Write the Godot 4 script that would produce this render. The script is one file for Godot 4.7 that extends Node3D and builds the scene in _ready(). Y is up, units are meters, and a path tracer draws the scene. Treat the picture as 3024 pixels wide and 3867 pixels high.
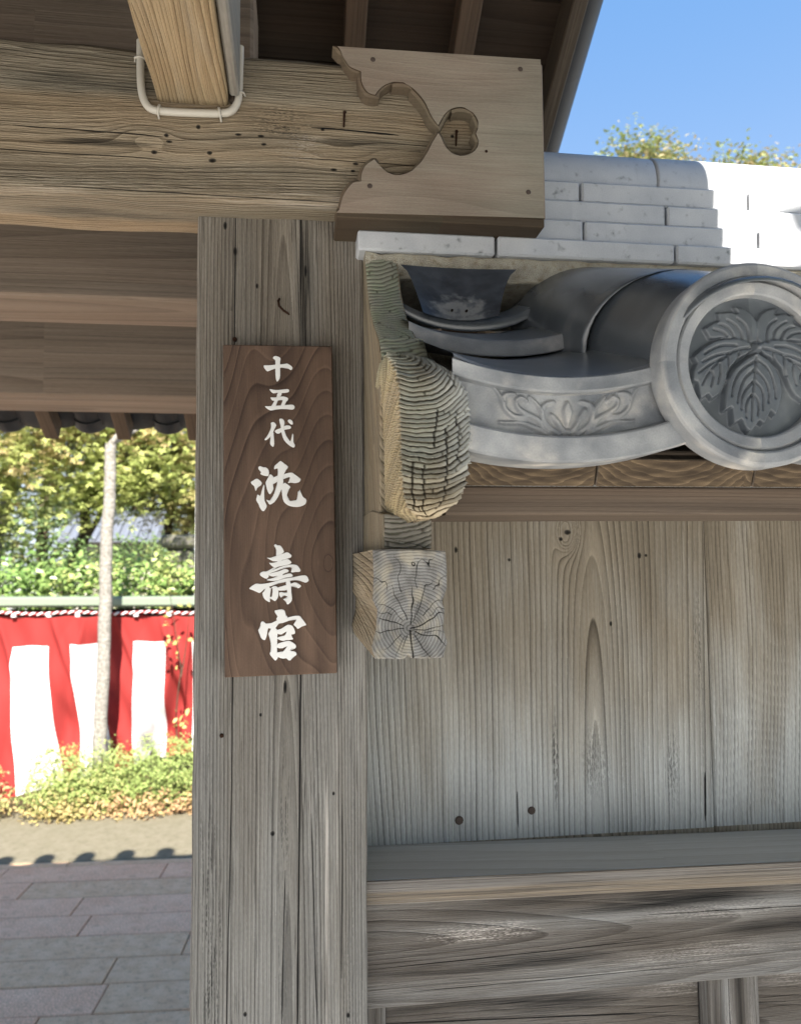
extends Node3D

var M := {}
var rng := RandomNumberGenerator.new()

# ------------------------------------------------------------------ mesh builder
class MB:
	var v := PackedVector3Array()
	var n := PackedVector3Array()
	var t := PackedVector2Array()
	var c := PackedColorArray()
	var ix := PackedInt32Array()
	var colored := false

	func vert(p: Vector3, nn: Vector3, u: Vector2, col := Color.WHITE) -> int:
		v.append(p); n.append(nn); t.append(u); c.append(col)
		return v.size() - 1

	func tri(a: int, b: int, d: int) -> void:
		var k := (v[b] - v[a]).cross(v[d] - v[a]).dot(n[a] + n[b] + n[d])
		if k > 0.0:
			ix.append(a); ix.append(d); ix.append(b)
		else:
			ix.append(a); ix.append(b); ix.append(d)

	func quad(p0: Vector3, p1: Vector3, p2: Vector3, p3: Vector3, nn: Vector3, u0: Vector2, u1: Vector2, u2: Vector2, u3: Vector2) -> void:
		var a := vert(p0, nn, u0)
		var b := vert(p1, nn, u1)
		var d := vert(p2, nn, u2)
		var e := vert(p3, nn, u3)
		tri(a, b, d); tri(a, d, e)

	# rows x cols points; normals by central differences, turned to the side of `out`
	func grid(P: PackedVector3Array, rows: int, cols: int, U: PackedVector2Array, out: Vector3, C := PackedColorArray(), wrap := false) -> void:
		var base := v.size()
		var nn := PackedVector3Array()
		nn.resize(P.size())
		var total := 0.0
		for r in rows:
			for k in cols:
				var l := k - 1
				var g := k + 1
				if wrap:
					if l < 0: l = cols - 2
					if g >= cols: g = 1
				else:
					l = maxi(l, 0); g = mini(g, cols - 1)
				var du := P[r * cols + g] - P[r * cols + l]
				var dv := P[mini(r + 1, rows - 1) * cols + k] - P[maxi(r - 1, 0) * cols + k]
				var q := du.cross(dv).normalized()
				nn[r * cols + k] = q
				total += q.dot(out)
		var s := 1.0 if total >= 0.0 else -1.0
		for i in P.size():
			v.append(P[i]); n.append(nn[i] * s); t.append(U[i]); c.append(C[i] if C.size() else Color.WHITE)
		for r in rows - 1:
			for k in cols - 1:
				var a := base + r * cols + k
				tri(a, a + 1, a + cols + 1); tri(a, a + cols + 1, a + cols)
		if C.size(): colored = true

	# chamfered box; grain = index of the long axis; us, vs = texture turns per metre
	func box(at: Vector3, size: Vector3, bev: float, B := Basis(), us := 4.0, vs := 1.2, grain := 0, off := Vector2.ZERO) -> void:
		var h := size * 0.5
		var b := minf(bev, minf(h.x, minf(h.y, h.z)) * 0.9)
		for i in 3:
			var j := (i + 1) % 3
			var k := (i + 2) % 3
			for s: float in [-1.0, 1.0]:
				var nn := Vector3.ZERO
				nn[i] = s
				var q: Array[Vector3] = []
				for e in [[-1, -1], [1, -1], [1, 1], [-1, 1]]:
					var p := Vector3.ZERO
					p[i] = s * h[i]; p[j] = e[0] * (h[j] - b); p[k] = e[1] * (h[k] - b)
					q.append(p)
				var U: Array[Vector2] = []
				for p in q: U.append(buv(p, i, grain, us, vs) + off)
				quad(at + B * q[0], at + B * q[1], at + B * q[2], at + B * q[3], B * nn, U[0], U[1], U[2], U[3])
		if b <= 0.0: return
		for i in 3:
			for j in range(i + 1, 3):
				var k := 3 - i - j
				for si: float in [-1.0, 1.0]:
					for sj: float in [-1.0, 1.0]:
						var nn := Vector3.ZERO
						nn[i] = si; nn[j] = sj
						var q: Array[Vector3] = []
						for e in [[0, -1.0], [1, -1.0], [1, 1.0], [0, 1.0]]:
							var p := Vector3.ZERO
							p[i] = si * (h[i] - (b if e[0] else 0.0)); p[j] = sj * (h[j] - (0.0 if e[0] else b)); p[k] = e[1] * (h[k] - b)
							q.append(p)
						var U: Array[Vector2] = []
						for p in q: U.append(buv(p, i if i != grain else j, grain, us, vs) + off)
						quad(at + B * q[0], at + B * q[1], at + B * q[2], at + B * q[3], B * nn.normalized(), U[0], U[1], U[2], U[3])
		for sx: float in [-1.0, 1.0]:
			for sy: float in [-1.0, 1.0]:
				for sz: float in [-1.0, 1.0]:
					var nn := B * Vector3(sx, sy, sz).normalized()
					var a := vert(at + B * Vector3(sx * h.x, sy * (h.y - b), sz * (h.z - b)), nn, off)
					var d := vert(at + B * Vector3(sx * (h.x - b), sy * h.y, sz * (h.z - b)), nn, off)
					var e := vert(at + B * Vector3(sx * (h.x - b), sy * (h.y - b), sz * h.z), nn, off)
					tri(a, d, e)

	func buv(p: Vector3, face: int, grain: int, us: float, vs: float) -> Vector2:
		var j := (face + 1) % 3
		var k := (face + 2) % 3
		if j == grain: return Vector2(p[k] * us, p[j] * vs)
		if k == grain: return Vector2(p[j] * us, p[k] * vs)
		return Vector2(p[j] * us, p[k] * us)

	# hewn timber: rounded section swept a -> b, `nn` = the side that u = 0 .. w starts on
	func timber(a: Vector3, b: Vector3, nn: Vector3, w: float, h: float, r := 0.004, segs := 16, amp := 0.0008, tw := 0.2, tl := 0.9, sd := 1, v0 := 0.0, fq := 9.0) -> void:
		var ax := (b - a).normalized()
		var side := ax.cross(nn).normalized()
		var L := a.distance_to(b)
		var noise := FastNoiseLite.new()
		noise.seed = sd
		noise.frequency = 1.0
		var ps := PackedVector2Array()
		var pn := PackedVector2Array()
		var pu := PackedFloat32Array()
		var cs := [Vector2(-w / 2 + r, h / 2 - r), Vector2(w / 2 - r, h / 2 - r), Vector2(w / 2 - r, -h / 2 + r), Vector2(-w / 2 + r, -h / 2 + r)]
		var u := 0.0
		for k in 4:
			var p0: Vector2 = cs[k]
			var p1: Vector2 = cs[(k + 1) % 4]
			var ang := PI / 2 - k * PI / 2
			var d := Vector2(cos(ang), sin(ang))
			for i in 7:
				ps.append(p0.lerp(p1, i / 6.0) + d * r); pn.append(d); pu.append(u + p0.distance_to(p1) * i / 6.0)
			u += p0.distance_to(p1)
			for i in [1, 2]:
				var a2: float = ang - i * PI / 6
				d = Vector2(cos(a2), sin(a2))
				ps.append(p1 + d * r); pn.append(d); pu.append(u + r * i * 0.52)
			u += r * 1.57
		ps.append(ps[0]); pn.append(pn[0]); pu.append(u)
		var m := ps.size()
		var base := v.size()
		for s in segs + 1:
			var f := s / float(segs)
			var o := a.lerp(b, f)
			for i in m:
				var p := o + side * ps[i].x + nn * ps[i].y
				var q := side * pn[i].x + nn * pn[i].y
				p += q * noise.get_noise_3dv(p * fq) * amp * 2.0
				vert(p, q, Vector2(pu[i] / tw, absf(v0 + f * L / tl)))
		for s in segs:
			for i in m - 1:
				var k := base + s * m + i
				tri(k, k + 1, k + m + 1); tri(k, k + m + 1, k + m)
		for e in 2:
			var o := a if e == 0 else b
			var q := -ax if e == 0 else ax
			var ce := vert(o, q, Vector2.ZERO)
			var st := base + (0 if e == 0 else segs * m)
			var prev := -1
			for i in m:
				var id := vert(v[st + i], q, ps[i] / tw)
				if prev >= 0: tri(ce, prev, id)
				prev = id

	# polygon in the xy plane of X, from z0 to z1, front edge chamfered by bev
	func extrude(poly: PackedVector2Array, z0: float, z1: float, bev: float, X: Transform3D, us := Vector2(5, 5), uo := Vector2.ZERO, dz := -1.0, back := false, front := true) -> void:
		var q := poly.duplicate()
		if Geometry2D.is_polygon_clockwise(q): q.reverse()
		var m := q.size()
		var inn := PackedVector2Array()
		var vn := PackedVector2Array()
		for i in m:
			var e0 := (q[i] - q[(i + m - 1) % m]).normalized()
			var e1 := (q[(i + 1) % m] - q[i]).normalized()
			var d := (Vector2(e0.y, -e0.x) + Vector2(e1.y, -e1.x))
			d = d.normalized() if d.length() > 0.05 else Vector2(e1.y, -e1.x)
			vn.append(d)
			var ml := minf(1.0 / maxf(d.dot(Vector2(e1.y, -e1.x)), 0.4), 2.2)
			inn.append(q[i] - d * bev * ml)
		var zb := z1 - (bev if dz < 0.0 else dz)
		if front:
			var ids := Geometry2D.triangulate_polygon(inn)
			var src := inn
			if ids.is_empty():
				ids = Geometry2D.triangulate_polygon(q)
				src = q
				if ids.is_empty(): print("bad polygon of ", m, " points, first ", q[0])
			var base := v.size()
			for p in src: vert(X * Vector3(p.x, p.y, z1), X.basis.z, p * us + uo)
			for i in range(0, ids.size(), 3): tri(base + ids[i], base + ids[i + 1], base + ids[i + 2])
		if back:
			var ids := Geometry2D.triangulate_polygon(q)
			var base := v.size()
			for p in q: vert(X * Vector3(p.x, p.y, z0), -X.basis.z, p * us + uo)
			for i in range(0, ids.size(), 3): tri(base + ids[i], base + ids[i + 1], base + ids[i + 2])
		for i in m:
			var j := (i + 1) % m
			var e := (q[j] - q[i]).normalized()
			var fl := Vector2(e.y, -e.x)
			var n0 := vn[i] if vn[i].dot(fl) > 0.85 else fl
			var n1 := vn[j] if vn[j].dot(fl) > 0.85 else fl
			if bev > 0.0:
				var b0 := X.basis * Vector3(n0.x, n0.y, 1).normalized()
				var b1 := X.basis * Vector3(n1.x, n1.y, 1).normalized()
				var a0 := vert(X * Vector3(q[i].x, q[i].y, zb), b0, q[i] * us + uo)
				var a1 := vert(X * Vector3(q[j].x, q[j].y, zb), b1, q[j] * us + uo)
				var a2 := vert(X * Vector3(inn[j].x, inn[j].y, z1), b1, inn[j] * us + uo)
				var a3 := vert(X * Vector3(inn[i].x, inn[i].y, z1), b0, inn[i] * us + uo)
				tri(a0, a1, a2); tri(a0, a2, a3)
			var s0 := vert(X * Vector3(q[i].x, q[i].y, z0), X.basis * Vector3(n0.x, n0.y, 0), q[i] * us + uo + Vector2(0.03, 0))
			var s1 := vert(X * Vector3(q[j].x, q[j].y, z0), X.basis * Vector3(n1.x, n1.y, 0), q[j] * us + uo + Vector2(0.03, 0))
			var s2 := vert(X * Vector3(q[j].x, q[j].y, zb), X.basis * Vector3(n1.x, n1.y, 0), q[j] * us + uo)
			var s3 := vert(X * Vector3(q[i].x, q[i].y, zb), X.basis * Vector3(n0.x, n0.y, 0), q[i] * us + uo)
			tri(s0, s1, s2); tri(s0, s2, s3)

	func tube(pts: Array, rad: Array, sides := 8, us := 1.0, vs := 1.0, cap := true) -> void:
		var base := v.size()
		var m := pts.size()
		var ref := Vector3(0.31, 0.17, 0.93).normalized()
		var al := 0.0
		for i in m:
			var d: Vector3 = (pts[mini(i + 1, m - 1)] - pts[maxi(i - 1, 0)]).normalized()
			if i > 0: al += (pts[i] as Vector3).distance_to(pts[i - 1])
			var s := d.cross(ref).normalized()
			var w := s.cross(d)
			for k in sides + 1:
				var a := TAU * k / sides
				var q := s * cos(a) + w * sin(a)
				vert(pts[i] + q * rad[i], q, Vector2(k / float(sides) * us, al * vs))
		for i in m - 1:
			for k in sides:
				var a := base + i * (sides + 1) + k
				tri(a, a + 1, a + sides + 2); tri(a, a + sides + 2, a + sides + 1)
		if cap:
			for e in [0, m - 1]:
				var q: Vector3 = (pts[0] - pts[1] if e == 0 else pts[m - 1] - pts[m - 2]).normalized()
				var ce := vert(pts[e], q, Vector2.ZERO)
				var st: int = base + e * (sides + 1)
				var prev := -1
				for k in sides + 1:
					var id := vert(v[st + k], q, Vector2(0.1, 0.1))
					if prev >= 0: tri(ce, prev, id)
					prev = id

	# profile of (radius, height) turned about the z axis of X
	func lathe(prof: Array, sides: int, X: Transform3D, a0 := 0.0, a1 := TAU, us := 1.0) -> void:
		var rows := prof.size()
		for r in rows - 1:
			var p0: Vector2 = prof[r]
			var p1: Vector2 = prof[r + 1]
			var e := (p1 - p0).normalized()
			var nl := Vector2(-e.y, e.x)
			var base := v.size()
			for k in sides + 1:
				var a := lerpf(a0, a1, k / float(sides))
				var d := Vector3(cos(a), sin(a), 0)
				var q := X.basis * (d * nl.x + Vector3(0, 0, nl.y))
				vert(X * (d * p0.x + Vector3(0, 0, p0.y)), q, Vector2(a * us, p0.y)); vert(X * (d * p1.x + Vector3(0, 0, p1.y)), q, Vector2(a * us, p1.y))
			for k in sides:
				var a := base + 2 * k
				tri(a, a + 1, a + 3); tri(a, a + 3, a + 2)

	func mesh(mat: Material, into: ArrayMesh = null) -> ArrayMesh:
		var am := into if into else ArrayMesh.new()
		if v.is_empty(): return am
		var arr := []
		arr.resize(Mesh.ARRAY_MAX)
		arr[Mesh.ARRAY_VERTEX] = v
		arr[Mesh.ARRAY_NORMAL] = n
		arr[Mesh.ARRAY_TEX_UV] = t
		if colored: arr[Mesh.ARRAY_COLOR] = c
		arr[Mesh.ARRAY_INDEX] = ix
		am.add_surface_from_arrays(Mesh.PRIMITIVE_TRIANGLES, arr)
		am.surface_set_material(am.get_surface_count() - 1, mat)
		return am

# height field for carved and moulded ornament, in its own drawing units
class Relief:
	var cols: int
	var rows: int
	var x0: float
	var y0: float
	var step: float
	var h := PackedFloat32Array()

	func _init(ax: float, ay: float, bx: float, by: float, st: float) -> void:
		x0 = ax; y0 = ay; step = st
		cols = int((bx - ax) / st) + 1
		rows = int((by - ay) / st) + 1
		h.resize(cols * rows)

	func fill(poly: PackedVector2Array, top: float) -> void:
		var m := poly.size()
		for r in rows:
			var y := y0 + r * step + 0.01
			var xs: Array[float] = []
			for i in m:
				var a := poly[i]
				var b := poly[(i + 1) % m]
				if (a.y > y) != (b.y > y): xs.append(a.x + (y - a.y) / (b.y - a.y) * (b.x - a.x))
			xs.sort()
			for k in range(0, xs.size() - 1, 2):
				var c0 := maxi(int((xs[k] - x0) / step) - 1, 0)
				var c1 := mini(int((xs[k + 1] - x0) / step) + 2, cols - 1)
				for c in range(c0, c1 + 1):
					var x := x0 + c * step
					var cov := clampf(minf(x - xs[k], xs[k + 1] - x) / step + 0.5, 0.0, 1.0)
					var i := r * cols + c
					h[i] = maxf(h[i], top * cov)

	# depth > 0 cuts, depth < 0 raises
	func line(pts: PackedVector2Array, w0: float, w1: float, depth: float) -> void:
		var m := pts.size()
		var lo := pts[0]
		var hi := pts[0]
		for p in pts:
			lo = lo.min(p); hi = hi.max(p)
		var mw := maxf(w0, w1)
		for r in range(maxi(int((lo.y - mw - y0) / step), 0), mini(int((hi.y + mw - y0) / step) + 2, rows)):
			for c in range(maxi(int((lo.x - mw - x0) / step), 0), mini(int((hi.x + mw - x0) / step) + 2, cols)):
				var p := Vector2(x0 + c * step, y0 + r * step)
				var best := 2.0
				for i in m - 1:
					var a := pts[i]
					var e := pts[i + 1] - a
					var f := clampf((p - a).dot(e) / maxf(e.length_squared(), 1e-6), 0.0, 1.0)
					var w := lerpf(w0, w1, (i + f) / (m - 1))
					best = minf(best, p.distance_to(a + e * f) / w)
				if best < 1.0:
					var k := r * cols + c
					var s := 1.0 - best * best
					if depth > 0.0: h[k] -= depth * s
					else: h[k] = maxf(h[k], -depth * sqrt(s)) if h[k] < 1e-4 else h[k] + -depth * s * 0.35

	func blur() -> void:
		var g := h.duplicate()
		for r in range(1, rows - 1):
			for c in range(1, cols - 1):
				var k := r * cols + c
				h[k] = g[k] * 0.4 + (g[k - 1] + g[k + 1] + g[k - cols] + g[k + cols]) * 0.15

# ------------------------------------------------------------------ nodes
func tag(o: Node, label: String, category: String, group := "", kind := "") -> void:
	if label: o.set_meta("label", label)
	if category: o.set_meta("category", category)
	if group: o.set_meta("group", group)
	if kind: o.set_meta("kind", kind)

func thing(called: String, label: String, category: String, group := "") -> Node3D:
	var o := Node3D.new()
	o.name = called
	add_child(o, true)
	tag(o, label, category, group)
	return o

func obj(called: String, m: Mesh, parent: Node, label := "") -> MeshInstance3D:
	var o := MeshInstance3D.new()
	o.name = called
	o.mesh = m
	parent.add_child(o, true)
	if label: o.set_meta("label", label)
	return o

func scatter(called: String, m: Mesh, xf: Array[Transform3D], cols: PackedColorArray, parent: Node) -> MultiMeshInstance3D:
	var mm := MultiMesh.new()
	mm.transform_format = MultiMesh.TRANSFORM_3D
	mm.use_colors = true
	mm.mesh = m
	mm.instance_count = xf.size()
	for i in xf.size():
		mm.set_instance_transform(i, xf[i])
		mm.set_instance_color(i, cols[i])
	var o := MultiMeshInstance3D.new()
	o.name = called
	o.multimesh = mm
	parent.add_child(o, true)
	o.set_meta("kind", "stuff")
	return o

func pv(a: Array, s := 1.0) -> PackedVector2Array:
	var r := PackedVector2Array()
	for i in range(0, a.size(), 2): r.append(Vector2(a[i], a[i + 1]) * s)
	return r

func smooth(p: PackedVector2Array, sub: int, closed := false) -> PackedVector2Array:
	var r := PackedVector2Array()
	var m := p.size()
	for i in (m if closed else m - 1):
		var a := p[(i - 1 + m) % m] if closed else p[maxi(i - 1, 0)]
		var b := p[i]
		var d := p[(i + 1) % m]
		var e := p[(i + 2) % m] if closed else p[mini(i + 2, m - 1)]
		for k in sub: r.append(b.cubic_interpolate(d, a, e, k / float(sub)))
	if not closed: r.append(p[m - 1])
	return r

# ------------------------------------------------------------------ textures
func nbytes(sd: int, fq: float, cols: int, rows: int, w: int, h: int, oct := 3) -> PackedByteArray:
	var f := FastNoiseLite.new()
	f.noise_type = FastNoiseLite.TYPE_SIMPLEX_SMOOTH
	f.seed = sd
	f.frequency = fq
	f.fractal_octaves = oct
	var im := f.get_image(cols, rows, false, false, true)
	if im.get_format() != Image.FORMAT_L8: im.convert(Image.FORMAT_L8)
	im.resize(w, h, Image.INTERPOLATE_CUBIC)
	return im.get_data()

func mix4(a: Color, b: Color, c: Color, d: Color, x: float, y: float) -> Color:
	return a.lerp(b, x).lerp(c.lerp(d, x), y)

# Timber cut from a log whose pith runs along the texture's height: dark late wood stands proud, checks and cracks are cut in.
func wood(w: int, h: int, p: Dictionary) -> Array:
	var sd: int = p.get("seed", 1)
	var freq: float = p.get("freq", 30.0)
	var cx: float = p.get("cx", 0.5)
	var d0: float = p.get("d0", 0.3)
	var tilt: float = p.get("tilt", 0.0)
	var asp: float = p.get("asp", 3.0)
	var warp: float = p.get("warp", 1.2) / 128.0
	var fib: float = p.get("fiber", 0.35)
	var blot: float = p.get("blot", 0.3)
	var ringk: float = p.get("ring", 0.6)
	var thr: int = p.get("check", 215)
	var hr: float = p.get("relief", 0.6)
	var sharp: float = p.get("sharp", 3.0)
	var knots: Array = p.get("knots", [])
	var cracks: Array = p.get("cracks", [])
	var wu: Array = p.get("wu", [0.3, 0.3])
	var wv: Array = p.get("wv", [0.0, 0.0])
	var n1 := nbytes(sd, 0.03, 40, 14, w, h, 2)
	var n2 := nbytes(sd + 1, 0.3, w, maxi(h / 44, 5), w, h, 3)
	var n3 := nbytes(sd + 2, 0.2, w, maxi(h / 40, 5), w, h, 2)
	var n4 := nbytes(sd + 3, 0.05, 64, 28, w, h, 3)
	var n5 := nbytes(sd + 4, 0.32, w, maxi(h / 4, 4), w, h, 2)
	var ring := PackedFloat32Array()
	ring.resize(256)
	for i in 256:
		var f := i / 255.0
		var g := pow(f, sharp)
		if f > 0.94: g *= (1.0 - f) / 0.06
		ring[i] = g - 0.3 * exp(-f * f / 0.012)
	var con := PackedFloat32Array()
	con.resize(128)
	for i in 128: con[i] = 0.2 + 0.8 * absf(sin(i * 12.9898 + sd) * 43758.5453 - floorf(sin(i * 12.9898 + sd) * 43758.5453))
	var lut := PackedByteArray()
	lut.resize(64 * 16 * 3)
	var la: Color = p.get("light", Color(0.6, 0.52, 0.4))
	var da: Color = p.get("dark", Color(0.35, 0.28, 0.2))
	var lb: Color = p.get("wlight", Color(0.6, 0.58, 0.53))
	var db: Color = p.get("wdark", Color(0.32, 0.3, 0.28))
	for y in 16:
		for x in 64:
			var q := mix4(da, la, db, lb, x / 63.0, y / 15.0)
			var o := (y * 64 + x) * 3
			lut[o] = int(q.r * 255); lut[o + 1] = int(q.g * 255); lut[o + 2] = int(q.b * 255)
	var au := PackedFloat32Array()
	au.resize(w)
	for x in w:
		var f: float = x / float(w) * (wu.size() - 1)
		var i := mini(int(f), wu.size() - 2)
		au[x] = lerpf(wu[i], wu[i + 1], f - i) * 15.0
	var alb := PackedByteArray()
	alb.resize(w * h * 3)
	var hgt := PackedByteArray()
	hgt.resize(w * h)
	var i := 0
	var o := 0
	for y in h:
		var Y := y / float(h)
		var f0: float = Y * (wv.size() - 1)
		var j0 := mini(int(f0), wv.size() - 2)
		var av: float = lerpf(wv[j0], wv[j0 + 1], f0 - j0) * 15.0
		var dd := d0 + tilt * Y * asp
		dd *= dd
		for x in w:
			var X := x / float(w) - cx
			var ph := sqrt(X * X + dd) * freq + n1[i] * warp + 20.0
			for k in knots:
				var kx: float = x / float(w) - k[0]
				var ky: float = (Y - k[1]) * asp
				var q: float = (kx * kx * 1.6 + ky * ky * 0.5) / (k[2] * k[2])
				ph += k[3] / (1.0 + q * q)
			var ip := int(ph)
			var rg: float = ring[int((ph - ip) * 255.0)] * con[ip & 127]
			var t := 178.0 - rg * 170.0 * ringk + (n2[i] - 128) * fib + (n4[i] - 128) * blot + (n5[i] - 128) * 0.17
			var hh := 120.0 + rg * 120.0 * hr + (n2[i] - 128) * 0.35 + (n5[i] - 128) * 0.12
			if n3[i] > thr:
				var e := (n3[i] - thr) * 2.6
				t -= e; hh -= e
			var wq := int(clampf(au[x] + av + (n4[w * h - 1 - i] - 128) * 0.032 + (n2[i] - 128) * 0.02, 0.0, 15.0))
			var s := (wq * 64 + clampi(int(t) >> 2, 0, 63)) * 3
			alb[o] = lut[s]; alb[o + 1] = lut[s + 1]; alb[o + 2] = lut[s + 2]
			hgt[i] = clampi(int(hh), 0, 255)
			i += 1
			o += 3
	for k in cracks:   # [u, v0, v1, half width in pixels, drift]
		var y0 := int(k[1] * h)
		var y1 := int(k[2] * h)
		for y in range(y0, y1):
			var f := (y - y0) / float(maxi(y1 - y0, 1))
			var hw: float = k[3] * (0.55 + n2[(y * w + w / 2) % (w * h)] / 255.0 * 0.7) * minf(1.0, 6.0 * minf(f, 1.0 - f) + 0.15)
			var xc: float = (k[0] + k[4] * f) * w + (n1[(y * w + 9) % (w * h)] - 128) * 0.03 + (n2[(y * w + 3) % (w * h)] - 128) * 0.006
			for x in range(int(xc - hw - 1), int(xc + hw + 2)):
				var cov := clampf(hw - absf(x - xc) + 0.5, 0.0, 1.0)
				var xx := posmod(x, w)
				var q := y * w + xx
				for ch in 3: alb[q * 3 + ch] = int(alb[q * 3 + ch] * (1.0 - 0.86 * cov))
				hgt[q] = int(hgt[q] * (1.0 - cov))
	for k in p.get("stains", []):   # [u, v, half width, half height, amount, speckle]; amount < 0 is a pale scuff
		for y in range(maxi(int((k[1] - k[3]) * h), 0), mini(int((k[1] + k[3]) * h), h)):
			for x in range(maxi(int((k[0] - k[2]) * w), 0), mini(int((k[0] + k[2]) * w), w)):
				var q := y * w + x
				var e: float = pow((x / float(w) - k[0]) / k[2], 2) + pow((y / float(h) - k[1]) / k[3], 2)
				e = (1.0 - e) * absf(k[4]) * (0.5 + (n2[q] - 128) / 128.0 * 1.1 + (n4[q] - 128) / 90.0)
				if k[5] > 0.0: e *= clampf((n5[q] - 128) / 128.0 * 3.0 * k[5] + (n2[q] - 128) / 128.0 * 1.6, 0.0, 0.8)
				e = clampf(e, 0.0, 0.85)
				for ch in 3:
					if k[4] > 0: alb[q * 3 + ch] = int(alb[q * 3 + ch] * (1.0 - e))
					else: alb[q * 3 + ch] = int(lerpf(alb[q * 3 + ch], 205.0 - 8.0 * ch, e))
				if k[5] > 0.0: hgt[q] = int(hgt[q] * (1.0 - 0.6 * e))
	for k in p.get("holes", []):   # [u, v, half width px, half height px]
		for y in range(int(k[1] * h - k[3]), int(k[1] * h + k[3]) + 1):
			for x in range(int(k[0] * w - k[2]), int(k[0] * w + k[2]) + 1):
				var q: float = pow((x - k[0] * w) / k[2], 2) + pow((y - k[1] * h) / k[3], 2)
				if q < 1.0:
					var z := posmod(y, h) * w + posmod(x, w)
					for ch in 3: alb[z * 3 + ch] = int(alb[z * 3 + ch] * lerpf(0.16, 0.8, q))
					hgt[z] = int(hgt[z] * q)
	return [tex(alb, w, h, Image.FORMAT_RGB8), tex(hgt, w, h, Image.FORMAT_L8)]

func tex(b: PackedByteArray, w: int, h: int, f: int) -> ImageTexture:
	return ImageTexture.create_from_image(Image.create_from_data(w, h, false, f, b))

# sawn log end: rings round (px, py) in units of the width, radial checks
func end_grain(w: int, h: int, sd: int, px: float, py: float, freq: float, cols: Array, checks: Array, wob := 0.6) -> Array:
	var n1 := nbytes(sd, 0.03, 64, 64, w, h, 3)
	var n2 := nbytes(sd + 1, 0.2, w, h, w, h, 2)
	var n4 := nbytes(sd + 3, 0.05, 64, 64, w, h, 3)
	var alb := PackedByteArray()
	alb.resize(w * h * 3)
	var hgt := PackedByteArray()
	hgt.resize(w * h)
	var asp := float(h) / w
	for y in h:
		for x in w:
			var i := y * w + x
			var dx := x / float(w) - px
			var dy := y / float(h) * asp - py
			var r := sqrt(dx * dx + dy * dy)
			var ph := r * freq + (n1[i] - 128) / 128.0 * wob + 4.0
			var f := ph - floorf(ph)
			var g := pow(f, 3.0)
			var t := 0.62 - 0.5 * g + (n4[i] - 128) / 128.0 * 0.22 + (n2[i] - 128) / 128.0 * 0.12
			var hh := 0.5 + 0.4 * g + (n2[i] - 128) / 128.0 * 0.1
			var a := atan2(dy, dx) + (n1[i] - 128) / 128.0 * 0.16 + (n4[i] - 128) / 128.0 * 0.05
			for k in checks:   # [angle, r0, r1, width]
				if r > k[1] and r < k[2]:
					var e: float = absf(wrapf(a - k[0], -PI, PI)) * r
					var hw: float = k[3] * minf(1.0, 5.0 * (k[2] - r)) * (0.5 + n2[i] / 255.0)
					if e < hw:
						var q := clampf(1.6 * (1.0 - e / hw), 0.0, 1.0)
						t = lerpf(t, -0.5, q); hh = lerpf(hh, 0.0, q)
			var c: Color = (cols[0] as Color).lerp(cols[1], clampf(t, 0.0, 1.0)).lerp(cols[2], clampf(((n4[w * h - 1 - i]) - 120) / 110.0, 0.0, 1.0) * 0.55)
			if t < 0.0: c = c.lerp(Color(0.05, 0.045, 0.04), minf(1.0, -t * 2.5))
			alb[i * 3] = int(c.r * 255); alb[i * 3 + 1] = int(c.g * 255); alb[i * 3 + 2] = int(c.b * 255)
			hgt[i] = int(clampf(hh, 0.0, 1.0) * 255)
	return [tex(alb, w, h, Image.FORMAT_RGB8), tex(hgt, w, h, Image.FORMAT_L8)]

# mottled fired clay, stone, mortar
func mottle(w: int, sd: int, cols: Array, f1: float, f2: float, grit := 0.1, bias := 0.0, slope := 170.0, oct := 3) -> Array:
	var a := nbytes(sd, f1, w, w, w, w, oct)
	var b := nbytes(sd + 1, f2, w, w, w, w, oct)
	var g := nbytes(sd + 2, 0.35, w, w, w, w, 2)
	var alb := PackedByteArray()
	alb.resize(w * w * 3)
	for i in w * w:
		var s := clampf((b[i] - 128) / slope + 0.4 + bias, 0.0, 1.0)
		var q := (cols[0] as Color).lerp(cols[1], a[i] / 255.0).lerp(cols[2], s * s)
		var k := 1.0 + (g[i] - 128) / 128.0 * grit
		alb[i * 3] = int(minf(q.r * k, 1.0) * 255); alb[i * 3 + 1] = int(minf(q.g * k, 1.0) * 255); alb[i * 3 + 2] = int(minf(q.b * k, 1.0) * 255)
	return [tex(alb, w, w, Image.FORMAT_RGB8), tex(g, w, w, Image.FORMAT_L8)]

func mat(called: String, tx: Array, rough := 0.85, bump := 0.12, tint := Color.WHITE, spec := 0.35) -> StandardMaterial3D:
	var m := StandardMaterial3D.new()
	m.resource_name = called
	m.albedo_color = tint
	if tx.size():
		m.albedo_texture = tx[0]
		if bump != 0.0 and tx.size() > 1:
			m.heightmap_enabled = true
			m.heightmap_texture = tx[1]
			m.heightmap_scale = bump
	m.roughness = rough
	m.metallic_specular = spec
	M[called] = m
	return m

func tri(m: StandardMaterial3D, metres: float, world := false) -> StandardMaterial3D:
	m.uv1_triplanar = true
	m.uv1_world_triplanar = world
	m.uv1_scale = Vector3.ONE / metres
	return m

func lin(r: float, g: float, b: float) -> Color:
	return Color(r, g, b).linear_to_srgb()

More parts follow.
